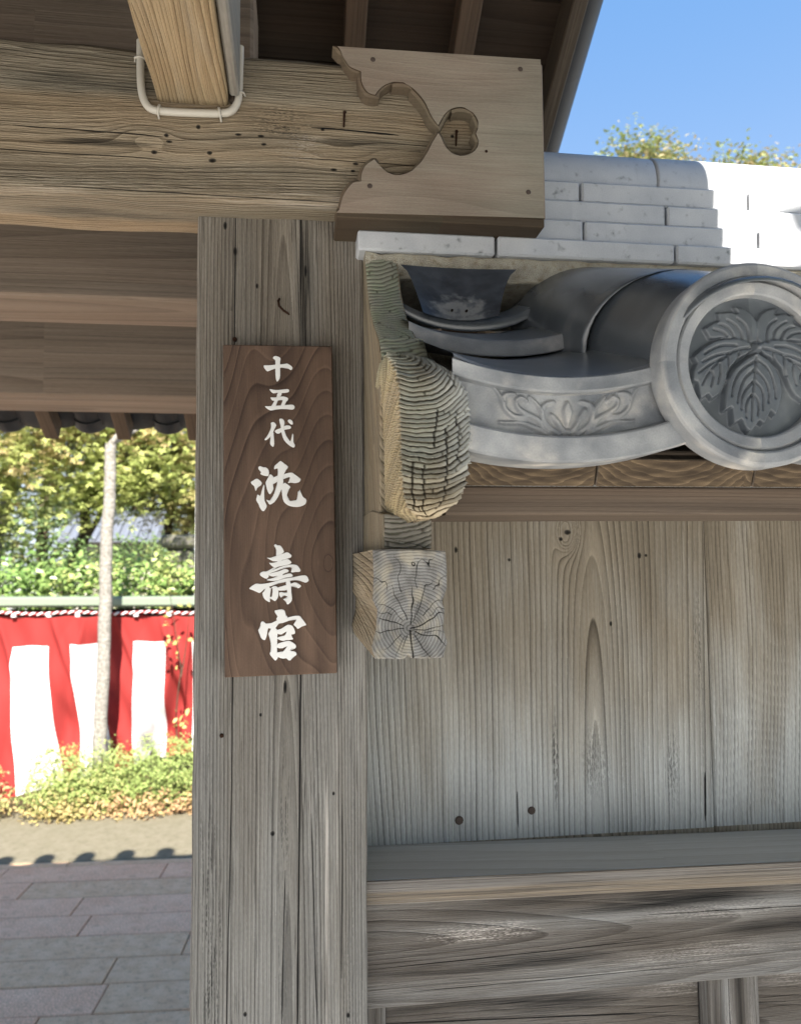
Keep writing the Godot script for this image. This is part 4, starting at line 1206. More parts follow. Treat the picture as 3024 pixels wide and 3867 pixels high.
	mb.extrude(pv([0, 1513, 0, 1552, 90, 1551, 150, 1545, 186, 1541, 190, 1530, 187, 1513], 0.001), -0.1065, -0.0675, 0.001, Transform3D(Basis(Vector3(0, 0, 1), Vector3(0, 1, 0), Vector3(-1, 0, 0)), Vector3.ZERO), Vector2(7, 7))
	obj("bearing_block", mb.mesh(M.barge), w)
	end_strip(w, [[0.19, 1.5415], [0.1925, 1.53], [0.19, 1.5135]], 0.0685, 0.106, 7.0, 0.0015, 0)
	# bargeboard with a weathered nose
	var side := pv([0, 1500, 0, 1822, 20, 1822, 35, 1796, 48, 1774, 65, 1756, 83, 1739, 100, 1726, 125, 1710, 150, 1695, 175, 1668, 160, 1640, 150, 1545, 120, 1520, 60, 1500], 0.001)
	mb = MB.new()
	mb.extrude(side, -0.1025, -0.0688, 0.0015, Transform3D(Basis(Vector3(0, 0, 1), Vector3(0, 1, 0), Vector3(-1, 0, 0)), Vector3.ZERO), Vector2(5.0, 2.4), Vector2(0.1, 0.2))
	for i in mb.v.size():
		var p := mb.v[i]
		var q := Vector2(p.z, p.y).rotated(-0.5)
		mb.t[i] = Vector2(q.x * 8.5 + p.x * 6.0, q.y * 2.2)
	obj("bargeboard", mb.mesh(M.barge), w)
	end_strip(w, [[0.0207, 1.822], [0.0362, 1.7968], [0.0492, 1.7748], [0.0662, 1.7568], [0.0842, 1.7398], [0.1012, 1.7268], [0.1262, 1.7108], [0.1512, 1.6958]], 0.0692, 0.1021, 30.0, 0.0009, 1)
	end_strip(w, [[0.1512, 1.6958], [0.166, 1.682], [0.182, 1.663]], 0.0692, 0.108, 7.0, 0.0012, 1)
	log_nose(w)
	# tiles: bays of a pan, a round cover and its moulded end
	var orn := tile_ornament(0.1966).mesh(M.tile_pale)
	var crest := crest_relief().mesh(M.tile_crest)
	var disc := MB.new()
	disc.lathe([Vector2(0.0005, -0.0135), Vector2(0.0545, -0.0135), Vector2(0.0548, -0.006), Vector2(0.0562, -0.0045), Vector2(0.0632, -0.003), Vector2(0.0646, -0.0045), Vector2(0.0652, -0.0072), Vector2(0.0662, -0.0072), Vector2(0.0668, -0.001), Vector2(0.0682, 0.0002), Vector2(0.0752, 0.0006), Vector2(0.0772, -0.0004), Vector2(0.0785, -0.0026), Vector2(0.0785, -0.020), Vector2(0.077, -0.024), Vector2(0.066, -0.026), Vector2(0.0, -0.026)], 96, Transform3D.IDENTITY)
	var dmesh := disc.mesh(M.tile_pale)
	for k in 5:
		var xc := 0.1966 + 0.295 * k
		var xr := 0.3448 + 0.295 * k
		var hw := 0.082 if k == 0 else 0.115
		if k > 0: xc += 0.005
		var ft := obj("eave_tile", eave_front(xc - (0.002 if k == 0 else 0.0), hw).mesh(M.tile_pale), w)
		obj("ornament", orn, ft).position.x = xc - 0.1966
		obj("pan_tile", pan_tile(xc, hw, 0.002, 0.2, 1.64, 0.004), w)
		obj("pan_tile", pan_tile(xc, hw, 0.137, 0.28, 1.654, 0.0155), w)
		obj("pan_tile", pan_tile(xc, hw * 0.8, 0.222, 0.3, 1.666, 0.0115, true), w)
		if k < 4 or true:
			var d := obj("round_end_tile", dmesh, w)
			d.position = Vector3(xr, 1.649, 0.27)
			var cr := obj("crest", crest, d)
			cr.position = Vector3(0, 0, -0.0128)
			obj("round_tile", half_round(xr, 0.012, 0.125, 0.073, 0.079).mesh(M.tile_dark), w)
			obj("round_tile", half_round(xr, 0.118, 0.29, 0.087, 0.088).mesh(M.tile_dark), w)
		# tile that closes the gap under the ridge
		mb = MB.new()
		var P := PackedVector3Array()
		var U := PackedVector2Array()
		for r in 9:
			for c in 15:
				var f := r / 8.0
				var g := c / 14.0 * 2.0 - 1.0
				var hwid := lerpf(0.0605, 0.039, pow(f, 0.55))
				P.append(Vector3(xc - 0.0335 + g * hwid, 1.8035 - f * 0.057 * (1.0 - 0.1 * g * g), 0.046 - 0.004 * (1.0 - g * g) + 0.008 * f * f)); U.append(Vector2(g * 0.49 + 0.5, 0.01 + f * 0.98))
		mb.grid(P, 9, 15, U, Vector3(0, 0, 1))
		var f2 := obj("filler_tile", mb.mesh(M.filler), w)
		for x in [-0.008, 0.007]:
			mb = MB.new()
			mb.lathe([Vector2(0.0, 0.0005), Vector2(0.0013, 0.0004), Vector2(0.0014, -0.002)], 8, Transform3D(Basis(), Vector3(xc - 0.034 + x, 1.757, 0.0493)))
			obj("nail_hole", mb.mesh(M.fence_dark), f2)
	# mortar bed under the ridge
	mb = MB.new()
	mb.timber(Vector3(0.069, 1.811, -0.06), Vector3(XR, 1.811, -0.06), Vector3(0, 0, 1), 0.0275, 0.17, 0.004, 90, 0.0022, 0.2, 0.4, 77, 0.0, 40.0)
	obj("mortar_bed", mb.mesh(M.mortar), w)
	vbox("back_slope", Vector3(0.07, 1.6, -0.42), Vector3(XR, 1.65, -0.1), "tile_dark", w, 0.004, 4, 1, 0, Vector2.ZERO, Basis(Vector3(1, 0, 0), -0.38))
	vbox("mortar_core", Vector3(0.075, 1.82, -0.13), Vector3(XR, 1.94, -0.018), "fence_dark", w)
	# four courses of flat ridge tiles
	var cs := [[1.8245, 0.0235, 0.031, 0.0598, [0.2068, 0.4058, 0.606, 0.806, 1.006, 1.206, 1.406, 1.6]], [1.8505, 0.0262, 0.016, 0.075, [0.309, 0.514, 0.714, 0.914, 1.114, 1.314, 1.514, 1.61]], [1.8775, 0.0265, 0.006, 0.075, [0.2, 0.41, 0.61, 0.81, 1.01, 1.21, 1.41, 1.6]], [1.9045, 0.0265, -0.004, 0.075, [0.314, 0.516, 0.716, 0.916, 1.116, 1.316, 1.516, 1.61]]]
	for c in cs:
		var x: float = c[3]
		for e in c[4]:
			mb = MB.new()
			var dy: float = rng.randf_range(-0.0004, 0.0004)
			mb.box(Vector3((x + e) / 2, c[0] + c[1] / 2 + dy, c[2] - 0.045 + rng.randf_range(-0.001, 0.001)), Vector3(e - x - 0.0028, c[1] - 0.0026, 0.09), 0.002, Basis(Vector3(1, 0, 0), 0.04))
			obj("ridge_tile", mb.mesh(M.tile_ridge), w)
			x = e
	# round ridge tiles
	var rx := [0.08, 0.415, 0.665, 0.915, 1.165, 1.415, 1.62]
	for i in rx.size() - 1:
		mb = MB.new()
		var P := PackedVector3Array()
		var U := PackedVector2Array()
		var x0: float = rx[i]
		var x1: float = rx[i + 1]
		var rows := [[x0 - 0.004, 0.90], [x0 - 0.004, 0.985], [x0 - 0.001, 1.0], [x0 + 0.02, 1.0], [x1 - 0.03, 0.985], [x1 - 0.006, 0.98], [x1 - 0.004, 0.93], [x1 + 0.01, 0.92]]
		for r in rows:
			for c in 25:
				var a := -0.3 + (PI + 0.6) * c / 24.0
				P.append(Vector3(r[0] + 0.006 * sin(a), 1.932 + sin(a) * 0.058 * r[1], -0.07 + cos(a) * 0.056 * r[1])); U.append(Vector2(a, r[0]))
		mb.grid(P, rows.size(), 25, U, Vector3(0, 1, 0))
		obj("ridge_cover_tile", mb.mesh(M.tile_ridge), w)

# weathered end grain laid over a profile [z, y] from x0 to x1
func end_strip(w: Node, prof: Array, x0: float, x1: float, rings: float, amp: float, tone: int) -> void:
	var pr := PackedVector2Array()
	for q in prof: pr.append(Vector2(q[0], q[1]))
	pr = smooth(pr, 12)
	var L := 0.0
	for i in pr.size() - 1: L += pr[i].distance_to(pr[i + 1])
	var nz := FastNoiseLite.new()
	nz.seed = 5 + tone
	nz.frequency = 1.0
	var rows := int(rings * 8)
	var cols := 44
	var P := PackedVector3Array()
	var U := PackedVector2Array()
	var C := PackedColorArray()
	for r in rows + 1:
		var s := L * r / rows
		var i := 0
		while i < pr.size() - 2 and s > pr[i].distance_to(pr[i + 1]):
			s -= pr[i].distance_to(pr[i + 1]); i += 1
		var e := (pr[i + 1] - pr[i]).normalized()
		var p := pr[i] + e * s
		var nn := Vector2(-e.y, e.x)
		if nn.x < 0: nn = -nn
		for c in cols + 1:
			var f := c / float(cols)
			var v := r / float(rows)
			var ph := v * rings + 3.2 * (f - 0.25) * (f - 0.25) + nz.get_noise_2d(f * 1.1, v * 3.0) * 0.5
			var ip := floorf(ph)
			var saw := ph - ip
			var deep := 0.0
			for k in (1 if hash1(ip * 3.3) > 0.7 else 0):
				var fb := hash1(ip * 4.3 + k * 9.1 + tone)
				deep = maxf(deep, clampf(1.5 - absf(f - fb) / 0.03, 0.0, 1.0) * (0.8 if hash1(ip + k * 3.0) > 0.35 else 0.0))
			var diag := absf(f - 0.35 - 0.5 * sin(v * 7.0 + 0.7))
			deep = maxf(deep, clampf(1.4 - diag / 0.02, 0.0, 1.0) * (1.0 if hash1(floorf(v * 9.0) + 0.3) > 0.45 else 0.0))
			var plate := smoothstep(0.08, 0.3, saw) * (1.0 - smoothstep(0.88, 1.0, saw))
			var d := amp * (plate * (0.5 + 0.5 * saw) * 1.5 - 0.5 - deep) - 0.002 * pow(absf(2 * f - 1), 6.0)
			P.append(Vector3(lerpf(x0, x1, f), p.y + nn.y * d, p.x + nn.x * d)); U.append(Vector2(f, v))
			var moss := clampf(0.5 + nz.get_noise_2d(f * 2.0 + 9.0, v * 4.0) * 1.3, 0.0, 1.0)
			var col := Color(0.27, 0.27, 0.215).lerp(Color(0.25, 0.285, 0.19), moss) if tone == 1 else Color(0.21, 0.19, 0.16)
			col = Color(0.1, 0.095, 0.07).lerp(col.lerp(Color(0.42, 0.42, 0.36), saw * 0.3), plate)
			C.append(col.lerp(Color(0.05, 0.045, 0.035), 0.75 * deep))
	var mb := MB.new()
	mb.grid(P, rows + 1, cols + 1, U, Vector3(0, 0, 1), C)
	obj("end_grain", mb.mesh(M.log_end), w)

func at_y(tab: Array, y: float) -> float:
	for i in tab.size() - 1:
		if y <= tab[i][0] and y >= tab[i + 1][0]:
			return lerpf(tab[i][1], tab[i + 1][1], smoothstep(0.0, 1.0, (tab[i][0] - y) / maxf(tab[i][0] - tab[i + 1][0], 1e-6)) * 0.4 + 0.6 * (tab[i][0] - y) / maxf(tab[i][0] - tab[i + 1][0], 1e-6))
	return tab[tab.size() - 1][1]

func hash1(x: float) -> float:
	var q := sin(x * 12.9898) * 43758.5453
	return q - floorf(q)

func log_nose(w: Node) -> void:
	var lt := [[1.668, 0.0700], [1.659, 0.0690], [1.645, 0.0712], [1.625, 0.0728], [1.5848, 0.0738], [1.553, 0.0745], [1.541, 0.0778], [1.5335, 0.0890]]
	var rt := [[1.668, 0.0860], [1.6574, 0.1000], [1.6416, 0.1135], [1.623, 0.1220], [1.6025, 0.1236], [1.5685, 0.1222], [1.5482, 0.1163], [1.5355, 0.1025], [1.5335, 0.0900]]
	var nz := FastNoiseLite.new()
	nz.seed = 77
	nz.frequency = 1.0
	var rows := 430
	var nf := 74
	var ns := 30
	var cols := nf + 2 * ns
	var P := PackedVector3Array()
	var U := PackedVector2Array()
	var C := PackedColorArray()
	var clefts := [[0.3, 0.72, 0.98, 0.05], [0.52, 0.42, 0.62, -0.06], [0.66, 0.5, 0.95, 0.03], [0.8, 0.42, 0.7, 0.05], [0.42, 0.02, 0.2, 0.1], [0.16, 0.7, 0.96, -0.02], [0.9, 0.1, 0.3, -0.05], [0.6, 0.0, 0.12, 0.05]]
	for r in rows + 1:
		var v := r / float(rows)
		var y := lerpf(1.668, 1.5335, v)
		var xl := at_y(lt, y)
		var xr := maxf(at_y(rt, y), xl + 0.001)
		var top := maxf(0.0, (0.3 - v) / 0.3)
		var bot := maxf(0.0, (v - 0.9) / 0.1)
		var zt := 0.2615 - 0.062 * top * top - 0.012 * bot * bot
		for c in cols + 1:
			var p: Vector3
			var ph := v * 38.0
			var f: float
			var amp := 0.0042
			var nn: Vector3
			var flank := 0
			if c < ns:
				f = c / float(ns)
				flank = 1
				p = Vector3(xl - 0.0015 * sin(f * PI), y, lerpf(0.125, zt - 0.004, f))
				nn = Vector3(-1, 0, 0.25)
				ph += -9.5 * (1.0 - f) + 0.3
				amp = lerpf(0.0006, 0.0024, f * f)
			elif c > nf + ns:
				f = (cols - c) / float(ns)
				flank = 2
				p = Vector3(xr, y, lerpf(0.125, zt - 0.004, f))
				nn = Vector3(1, 0, 0)
				ph += 3.0 + (1.0 - f) * 4.0
				amp = 0.003
			else:
				f = (c - ns) / float(nf)
				var b := absf(2 * f - 1)
				p = Vector3(lerpf(xl, xr, f), y, zt - 0.004 * pow(b, 4.0) - 0.003 * f)
				nn = Vector3(0.4 * (f - 0.5), -0.18 + 0.4 * top, 1).normalized()
				ph += 38.0 * lerpf(0.34, 0.07, v) * (f - 0.22) * (f - 0.22) * (1.0 if f > 0.22 else 1.6)
			ph += nz.get_noise_3d(p.x * 17.0, p.y * 15.0, p.z * 14.0) * 1.1 + nz.get_noise_3d(p.x * 90.0, p.y * 70.0, p.z * 80.0) * 0.16
			var ip := floorf(ph)
			var saw := ph - ip
			var strength := 0.45 + 0.75 * hash1(ip * 3.7 + 1.0)
			var gapw := lerpf(0.14, 0.32, hash1(ip * 1.9 + 4.0))
			# plates of hard late wood over washed-out early wood
			var prof: float
			if saw < gapw: prof = smoothstep(gapw, 0.0, saw) * 0.5 * smoothstep(0.0, 0.35, saw / gapw)
			elif saw < 0.9: prof = 0.55 + 0.45 * (saw - gapw) / (0.9 - gapw)
			else: prof = (1.0 - saw) / 0.1
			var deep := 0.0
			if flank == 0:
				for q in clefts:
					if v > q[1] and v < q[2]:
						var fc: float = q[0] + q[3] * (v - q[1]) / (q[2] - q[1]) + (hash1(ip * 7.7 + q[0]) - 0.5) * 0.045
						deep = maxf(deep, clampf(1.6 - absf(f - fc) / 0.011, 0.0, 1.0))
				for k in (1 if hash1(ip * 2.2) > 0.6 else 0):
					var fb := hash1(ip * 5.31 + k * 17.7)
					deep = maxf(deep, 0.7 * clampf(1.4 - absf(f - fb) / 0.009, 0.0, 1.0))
			var d := amp * (prof * strength * 1.5 - 0.6 - deep)
			P.append(p + nn * d); U.append(Vector2(f, v))
			var big := clampf(0.5 + nz.get_noise_3d(p.x * 20.0, p.y * 14.0 + 5.0, 3.0) * 1.4, 0.0, 1.0)
			var gold := clampf((v - 0.72) * 3.4, 0.0, 1.0) * 0.85
			var right := clampf((f - 0.4) * 2.0, 0.0, 1.0) * clampf(1.3 - v, 0.0, 1.0)
			var plate := Color(0.33, 0.29, 0.21).lerp(Color(0.43, 0.43, 0.355), big).lerp(Color(0.62, 0.63, 0.6), right * 0.95).lerp(Color(0.44, 0.35, 0.22), gold)
			var cut := Color(0.15, 0.125, 0.085).lerp(Color(0.2, 0.13, 0.06), gold)  # grooves coloured darker: held dirt, and their shade painted in
			if flank == 1:
				plate = Color(0.36, 0.3, 0.2).lerp(Color(0.42, 0.345, 0.19), clampf(big * 1.4 - 0.3, 0.0, 1.0))
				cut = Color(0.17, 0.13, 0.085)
			if v < 0.22: plate = plate.lerp(Color(0.3, 0.33, 0.24), 0.6 * (1.0 - v / 0.22))
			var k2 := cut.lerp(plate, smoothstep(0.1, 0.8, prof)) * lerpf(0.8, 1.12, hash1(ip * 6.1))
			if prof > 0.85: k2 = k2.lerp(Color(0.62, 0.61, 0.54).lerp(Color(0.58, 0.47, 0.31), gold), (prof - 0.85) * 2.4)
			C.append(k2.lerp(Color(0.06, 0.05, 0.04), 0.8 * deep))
	var mb := MB.new()
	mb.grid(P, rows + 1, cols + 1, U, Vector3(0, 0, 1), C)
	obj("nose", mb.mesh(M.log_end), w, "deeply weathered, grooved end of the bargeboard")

# clay tile with a pale bloom low in the middle
func bloom() -> Array:
	var w := 192
	var a := nbytes(311, 0.02, w, w, w, w, 4)
	var b := nbytes(312, 0.035, w, w, w, w, 4)
	var alb := PackedByteArray()
	alb.resize(w * w * 3)
	for i in w * w:
		var x := (i % w) / float(w) - 0.5
		var y := floorf(i / float(w)) / w
		var d := pow(x / 0.36, 2) + pow((y - 0.82) / 0.3, 2)
		var s := clampf(1.2 - d + (b[i] - 128) / 180.0, 0.0, 1.0)
		var q := Color(0.17, 0.185, 0.21).lerp(Color(0.27, 0.29, 0.32), a[i] / 255.0).lerp(Color(0.58, 0.585, 0.58), s * 0.7)
		alb[i * 3] = int(q.r * 255); alb[i * 3 + 1] = int(q.g * 255); alb[i * 3 + 2] = int(q.b * 255)
	return [tex(alb, w, w, Image.FORMAT_RGB8)]

# ------------------------------------------------------------------ plants
func leaf_mesh(kind: String, m: String) -> ArrayMesh:
	var mb := MB.new()
	mb.colored = true
	if kind == "maple":
		var tips := [[-2.3, 0.55], [-1.15, 0.85], [0.0, 1.0], [1.15, 0.85], [2.3, 0.55]]
		for k in tips:
			var d: Vector3 = Vector3(sin(k[0]), 0, cos(k[0])) * k[1]
			var s: Vector3 = Vector3(cos(k[0]), 0, -sin(k[0])) * 0.17
			var a := mb.vert(Vector3.ZERO, Vector3.UP, Vector2.ZERO)
			var b := mb.vert(d * 0.5 + s + Vector3(0, 0.03, 0), Vector3.UP, Vector2.ZERO)
			var c := mb.vert(d - Vector3(0, 0.12, 0), Vector3.UP, Vector2.ZERO)
			var e := mb.vert(d * 0.5 - s + Vector3(0, 0.03, 0), Vector3.UP, Vector2.ZERO)
			mb.tri(a, b, c); mb.tri(a, c, e)
	else:
		var w := 0.27 if kind == "oval" else 0.36
		for s in [-1.0, 1.0]:
			var nn := Vector3(-0.35 * s, 1, 0).normalized()
			var a := mb.vert(Vector3.ZERO, nn, Vector2.ZERO)
			var b := mb.vert(Vector3(s * w, 0.1, 0.4), nn, Vector2.ZERO)
			var c := mb.vert(Vector3(s * w * 0.7, 0.05, 0.75), nn, Vector2.ZERO)
			var d := mb.vert(Vector3(0, -0.1, 1), nn, Vector2.ZERO)
			var e := mb.vert(Vector3(0, 0.0, 0.5), nn, Vector2.ZERO)
			mb.tri(a, b, e); mb.tri(b, c, e); mb.tri(c, d, e)
	return mb.mesh(M[m])

func leaves(clumps: Array, per: int, size: float, cols: Array, shell := 0.55, flat := 0.5, sprays := 7) -> Array:
	# clumps: [centre, radii]; leaves sit on short sprays so that gaps stay open
	var xf: Array[Transform3D] = []
	var tint := PackedColorArray()
	for k in clumps:
		var tone := rng.randf()
		var done := 0
		while done < per:
			var d := Vector3(rng.randfn(), rng.randfn(), rng.randfn()).normalized() * pow(rng.randf(), shell)
			var o: Vector3 = k[0] + d * k[1]
			var dir := (d + Vector3(0, -0.25, 0) + Vector3(rng.randfn(), rng.randfn(), rng.randfn()) * 0.4).normalized()
			var st := rng.randf()
			for j in sprays:
				var p := o + dir * size * 0.75 * j + Vector3(rng.randfn(), rng.randfn(), rng.randfn()) * size * 0.4
				var up := Vector3(rng.randfn() * flat, 1.0, rng.randfn() * flat + 0.25).normalized()
				var fwd := Vector3(rng.randfn(), rng.randfn() * 0.4 - 0.3, rng.randfn()).normalized()
				var side := up.cross(fwd).normalized()
				fwd = side.cross(up)
				var s := size * rng.randf_range(0.65, 1.2)
				xf.append(Transform3D(Basis(side * s, up * s, fwd * s), p))
				var c: Color = (cols[0] as Color).lerp(cols[1], clampf(tone * 0.5 + st * 0.5 + rng.randf_range(-0.15, 0.15), 0.0, 1.0))
				if cols.size() > 2 and (st + tone) * 0.5 > 0.58: c = c.lerp(cols[2], rng.randf_range(0.4, 1.0))
				tint.append(c * rng.randf_range(0.8, 1.15))
				done += 1
	return [xf, tint]

func limb(mb: MB, a: Vector3, b: Vector3, r0: float, r1: float, bend := 0.06) -> void:
	var pts := []
	var rad := []
	var j := Vector3(rng.randfn(), rng.randfn() * 0.4, rng.randfn()) * bend
	for i in 9:
		var f := i / 8.0
		pts.append(a.lerp(b, f) + j * sin(f * PI) + Vector3(rng.randfn(), 0, rng.randfn()) * r0 * 0.05)
		rad.append(lerpf(r0, r1, f))
	mb.tube(pts, rad, 9)

func tree(called: String, label: String, cat: String, group: String, base: Vector3, trunk: Array, r0: float, clumps: Array, per: int, size: float, cols: Array, kind := "maple", lm := "leaf", bark := "bark", extra := [], bend := 0.03, thin := 0.55) -> Node3D:
	var t := thing(called, label, cat, group)
	t.position = base
	var mb := MB.new()
	var prev := Vector3.ZERO
	var n := trunk.size()
	for i in n:
		limb(mb, prev, trunk[i], lerpf(r0, r0 * thin, i / float(n)), lerpf(r0, r0 * thin, (i + 1) / float(n)), bend)
		prev = trunk[i]
	for k in clumps:
		var from: Vector3 = trunk[n - 1]
		for q in trunk:
			if (q as Vector3).distance_to(k[0]) < from.distance_to(k[0]): from = q
		limb(mb, from, k[0], r0 * 0.42, r0 * 0.12, 0.1)
	for e in extra: limb(mb, e[0], e[1], e[2], e[3], 0.05)
	obj("trunk", mb.mesh(M[bark]), t)
	var lv := leaves(clumps, per, size, cols)
	scatter("crown", leaf_mesh(kind, lm), lv[0], lv[1], t)
	return t

func bush(called: String, label: String, cat: String, group: String, base: Vector3, clumps: Array, per: int, size: float, cols: Array, kind := "oval", lm := "leaf", stems := 14) -> void:
	var t := thing(called, label, cat, group)
	t.position = base
	var mb := MB.new()
	for k in stems:
		var c: Array = clumps[k % clumps.size()]
		var to: Vector3 = c[0] + Vector3(rng.randfn(), rng.randfn() * 0.5, rng.randfn()) * (c[1] as Vector3) * 0.5
		limb(mb, Vector3(to.x * 0.8, 0, to.z * 0.7), to, 0.006, 0.002, 0.03)
	obj("stems", mb.mesh(M.bark), t).set_meta("kind", "stuff")
	var lv := leaves(clumps, per, size, cols, 0.45, 0.7, 4)
	scatter("foliage", leaf_mesh(kind, lm), lv[0], lv[1], t)

# ------------------------------------------------------------------ ground and garden
func ground() -> void:
	var mb := MB.new()
	mb.box(Vector3(0, -0.06, -20), Vector3(160, 0.08, 160), 0.01)
	var g := obj("ground", mb.mesh(M.gravel), self)
	tag(g, "pale gravel yard in front of and around the gate", "", "", "structure")
	# planted strip behind the kerb
	mb = MB.new()
	mb.box(Vector3(-1.5, -0.01, -9.2), Vector3(14, 0.04, 10.3), 0.01)
	tag(obj("planting_bed", mb.mesh(M.soil), self), "dark planted earth behind the kerb", "", "", "structure")
	# kerb
	mb = MB.new()
	mb.box(Vector3(0, 0.0, -0.02), Vector3(7, 0.02, 0.84), 0.006)
	var kb := obj("kerb", mb.mesh(M.kerb), self)
	kb.position = Vector3(-1.5, 0.0, -3.86)
	kb.rotation.y = -0.06
	tag(kb, "sunlit sandy concrete kerb behind the paving", "", "", "structure")
	# paving slabs in long rows
	var pv3 := Node3D.new()
	pv3.name = "paving"
	add_child(pv3)
	tag(pv3, "shaded paving of long grey and pinkish stone slabs", "", "", "structure")
	pv3.position = Vector3(-0.9, 0, -3.1)
	pv3.rotation.y = -0.06
	var bed := MB.new()
	bed.box(Vector3(0.2, -0.016, 0.9), Vector3(5.4, 0.006, 4.4), 0.001)
	obj("joint_bed", bed.mesh(M.stone), pv3)
	var meshes := []
	for k in 6:
		var s := MB.new()
		s.box(Vector3.ZERO, Vector3([0.42, 0.62, 0.78][k % 3] - 0.0045, 0.04, 0.186), 0.004)
		meshes.append(s.mesh(M.paving if k < 3 else M.paving_pink))
	var row := 0
	var z := -0.55
	while z < 3.0:
		var x := -2.6 + rng.randf() * 0.5
		while x < 1.6:
			var kind := rng.randi() % 3
			var len: float = [0.42, 0.62, 0.78][kind]
			var o := obj("slab", meshes[kind + (3 if rng.randf() < 0.45 else 0)], pv3)
			o.position = Vector3(x + len / 2, -0.016 + rng.randf_range(-0.0015, 0.0015), z)
			x += len
		z += 0.19
		row += 1

func cloth_at(x: float, f: float) -> Vector3:
	# x from -2.6 to -0.5; f = 0 at the rope, 1 at the hem
	var top := 1.168 - 0.011 * (x + 2.08)
	var hem := lerpf(-0.02, 0.16, clampf((x + 2.1) / 1.3, 0.0, 1.0))
	var y := lerpf(top, hem, f)
	y -= 0.012 * sin((x + 0.2) * PI / 0.235) ** 2 * (1.0 - f)
	var bil := clampf((-1.45 - x) * 1.4, 0.0, 1.0)
	var z := -5.0 + 0.45 * bil * f * f
	z += 0.07 * sin(x * 7.0 + f * 5.2) * (0.3 + f) + 0.05 * sin(x * 17.0 + f * 9.0 + 1.0) * f + 0.022 * sin(x * 29.0 - f * 15.0) * (0.4 + 0.6 * f) + 0.012 * absf(sin(x * 12.0 + f * 4.0 + 0.6 * sin(f * 7.0)))
	for k in 9:
		var x0: float = [-2.35, -2.1, -1.72, -1.5, -1.3, -0.98, -0.86, -0.3, 0.3][k]
		var lean: float = [0.3, 0.42, 0.34, -0.2, 0.4, 0.3, -0.12, 0.35, -0.2][k]
		var e := (x - x0 - lean * f) / (0.018 + 0.02 * f)
		z += 0.03 * exp(-e * e) * smoothstep(0.0, 0.25, f + 0.1)
	var xs := x - 0.16 * f * f * clampf((-1.0 - x) * 1.2, 0.0, 1.0) * -1.0
	return Vector3(xs, y, z)

func cloth(x0: float, x1: float, f0: float, f1: float, lift: float, nx: int, nf: int) -> MB:
	var mb := MB.new()
	var P := PackedVector3Array()
	var U := PackedVector2Array()
	for r in nf + 1:
		for c in nx + 1:
			P.append(cloth_at(lerpf(x0, x1, c / float(nx)), lerpf(f0, f1, r / float(nf))) + Vector3(0, 0, lift)); U.append(Vector2(c, r))
	mb.grid(P, nf + 1, nx + 1, U, Vector3(0, 0, 1))
	return mb

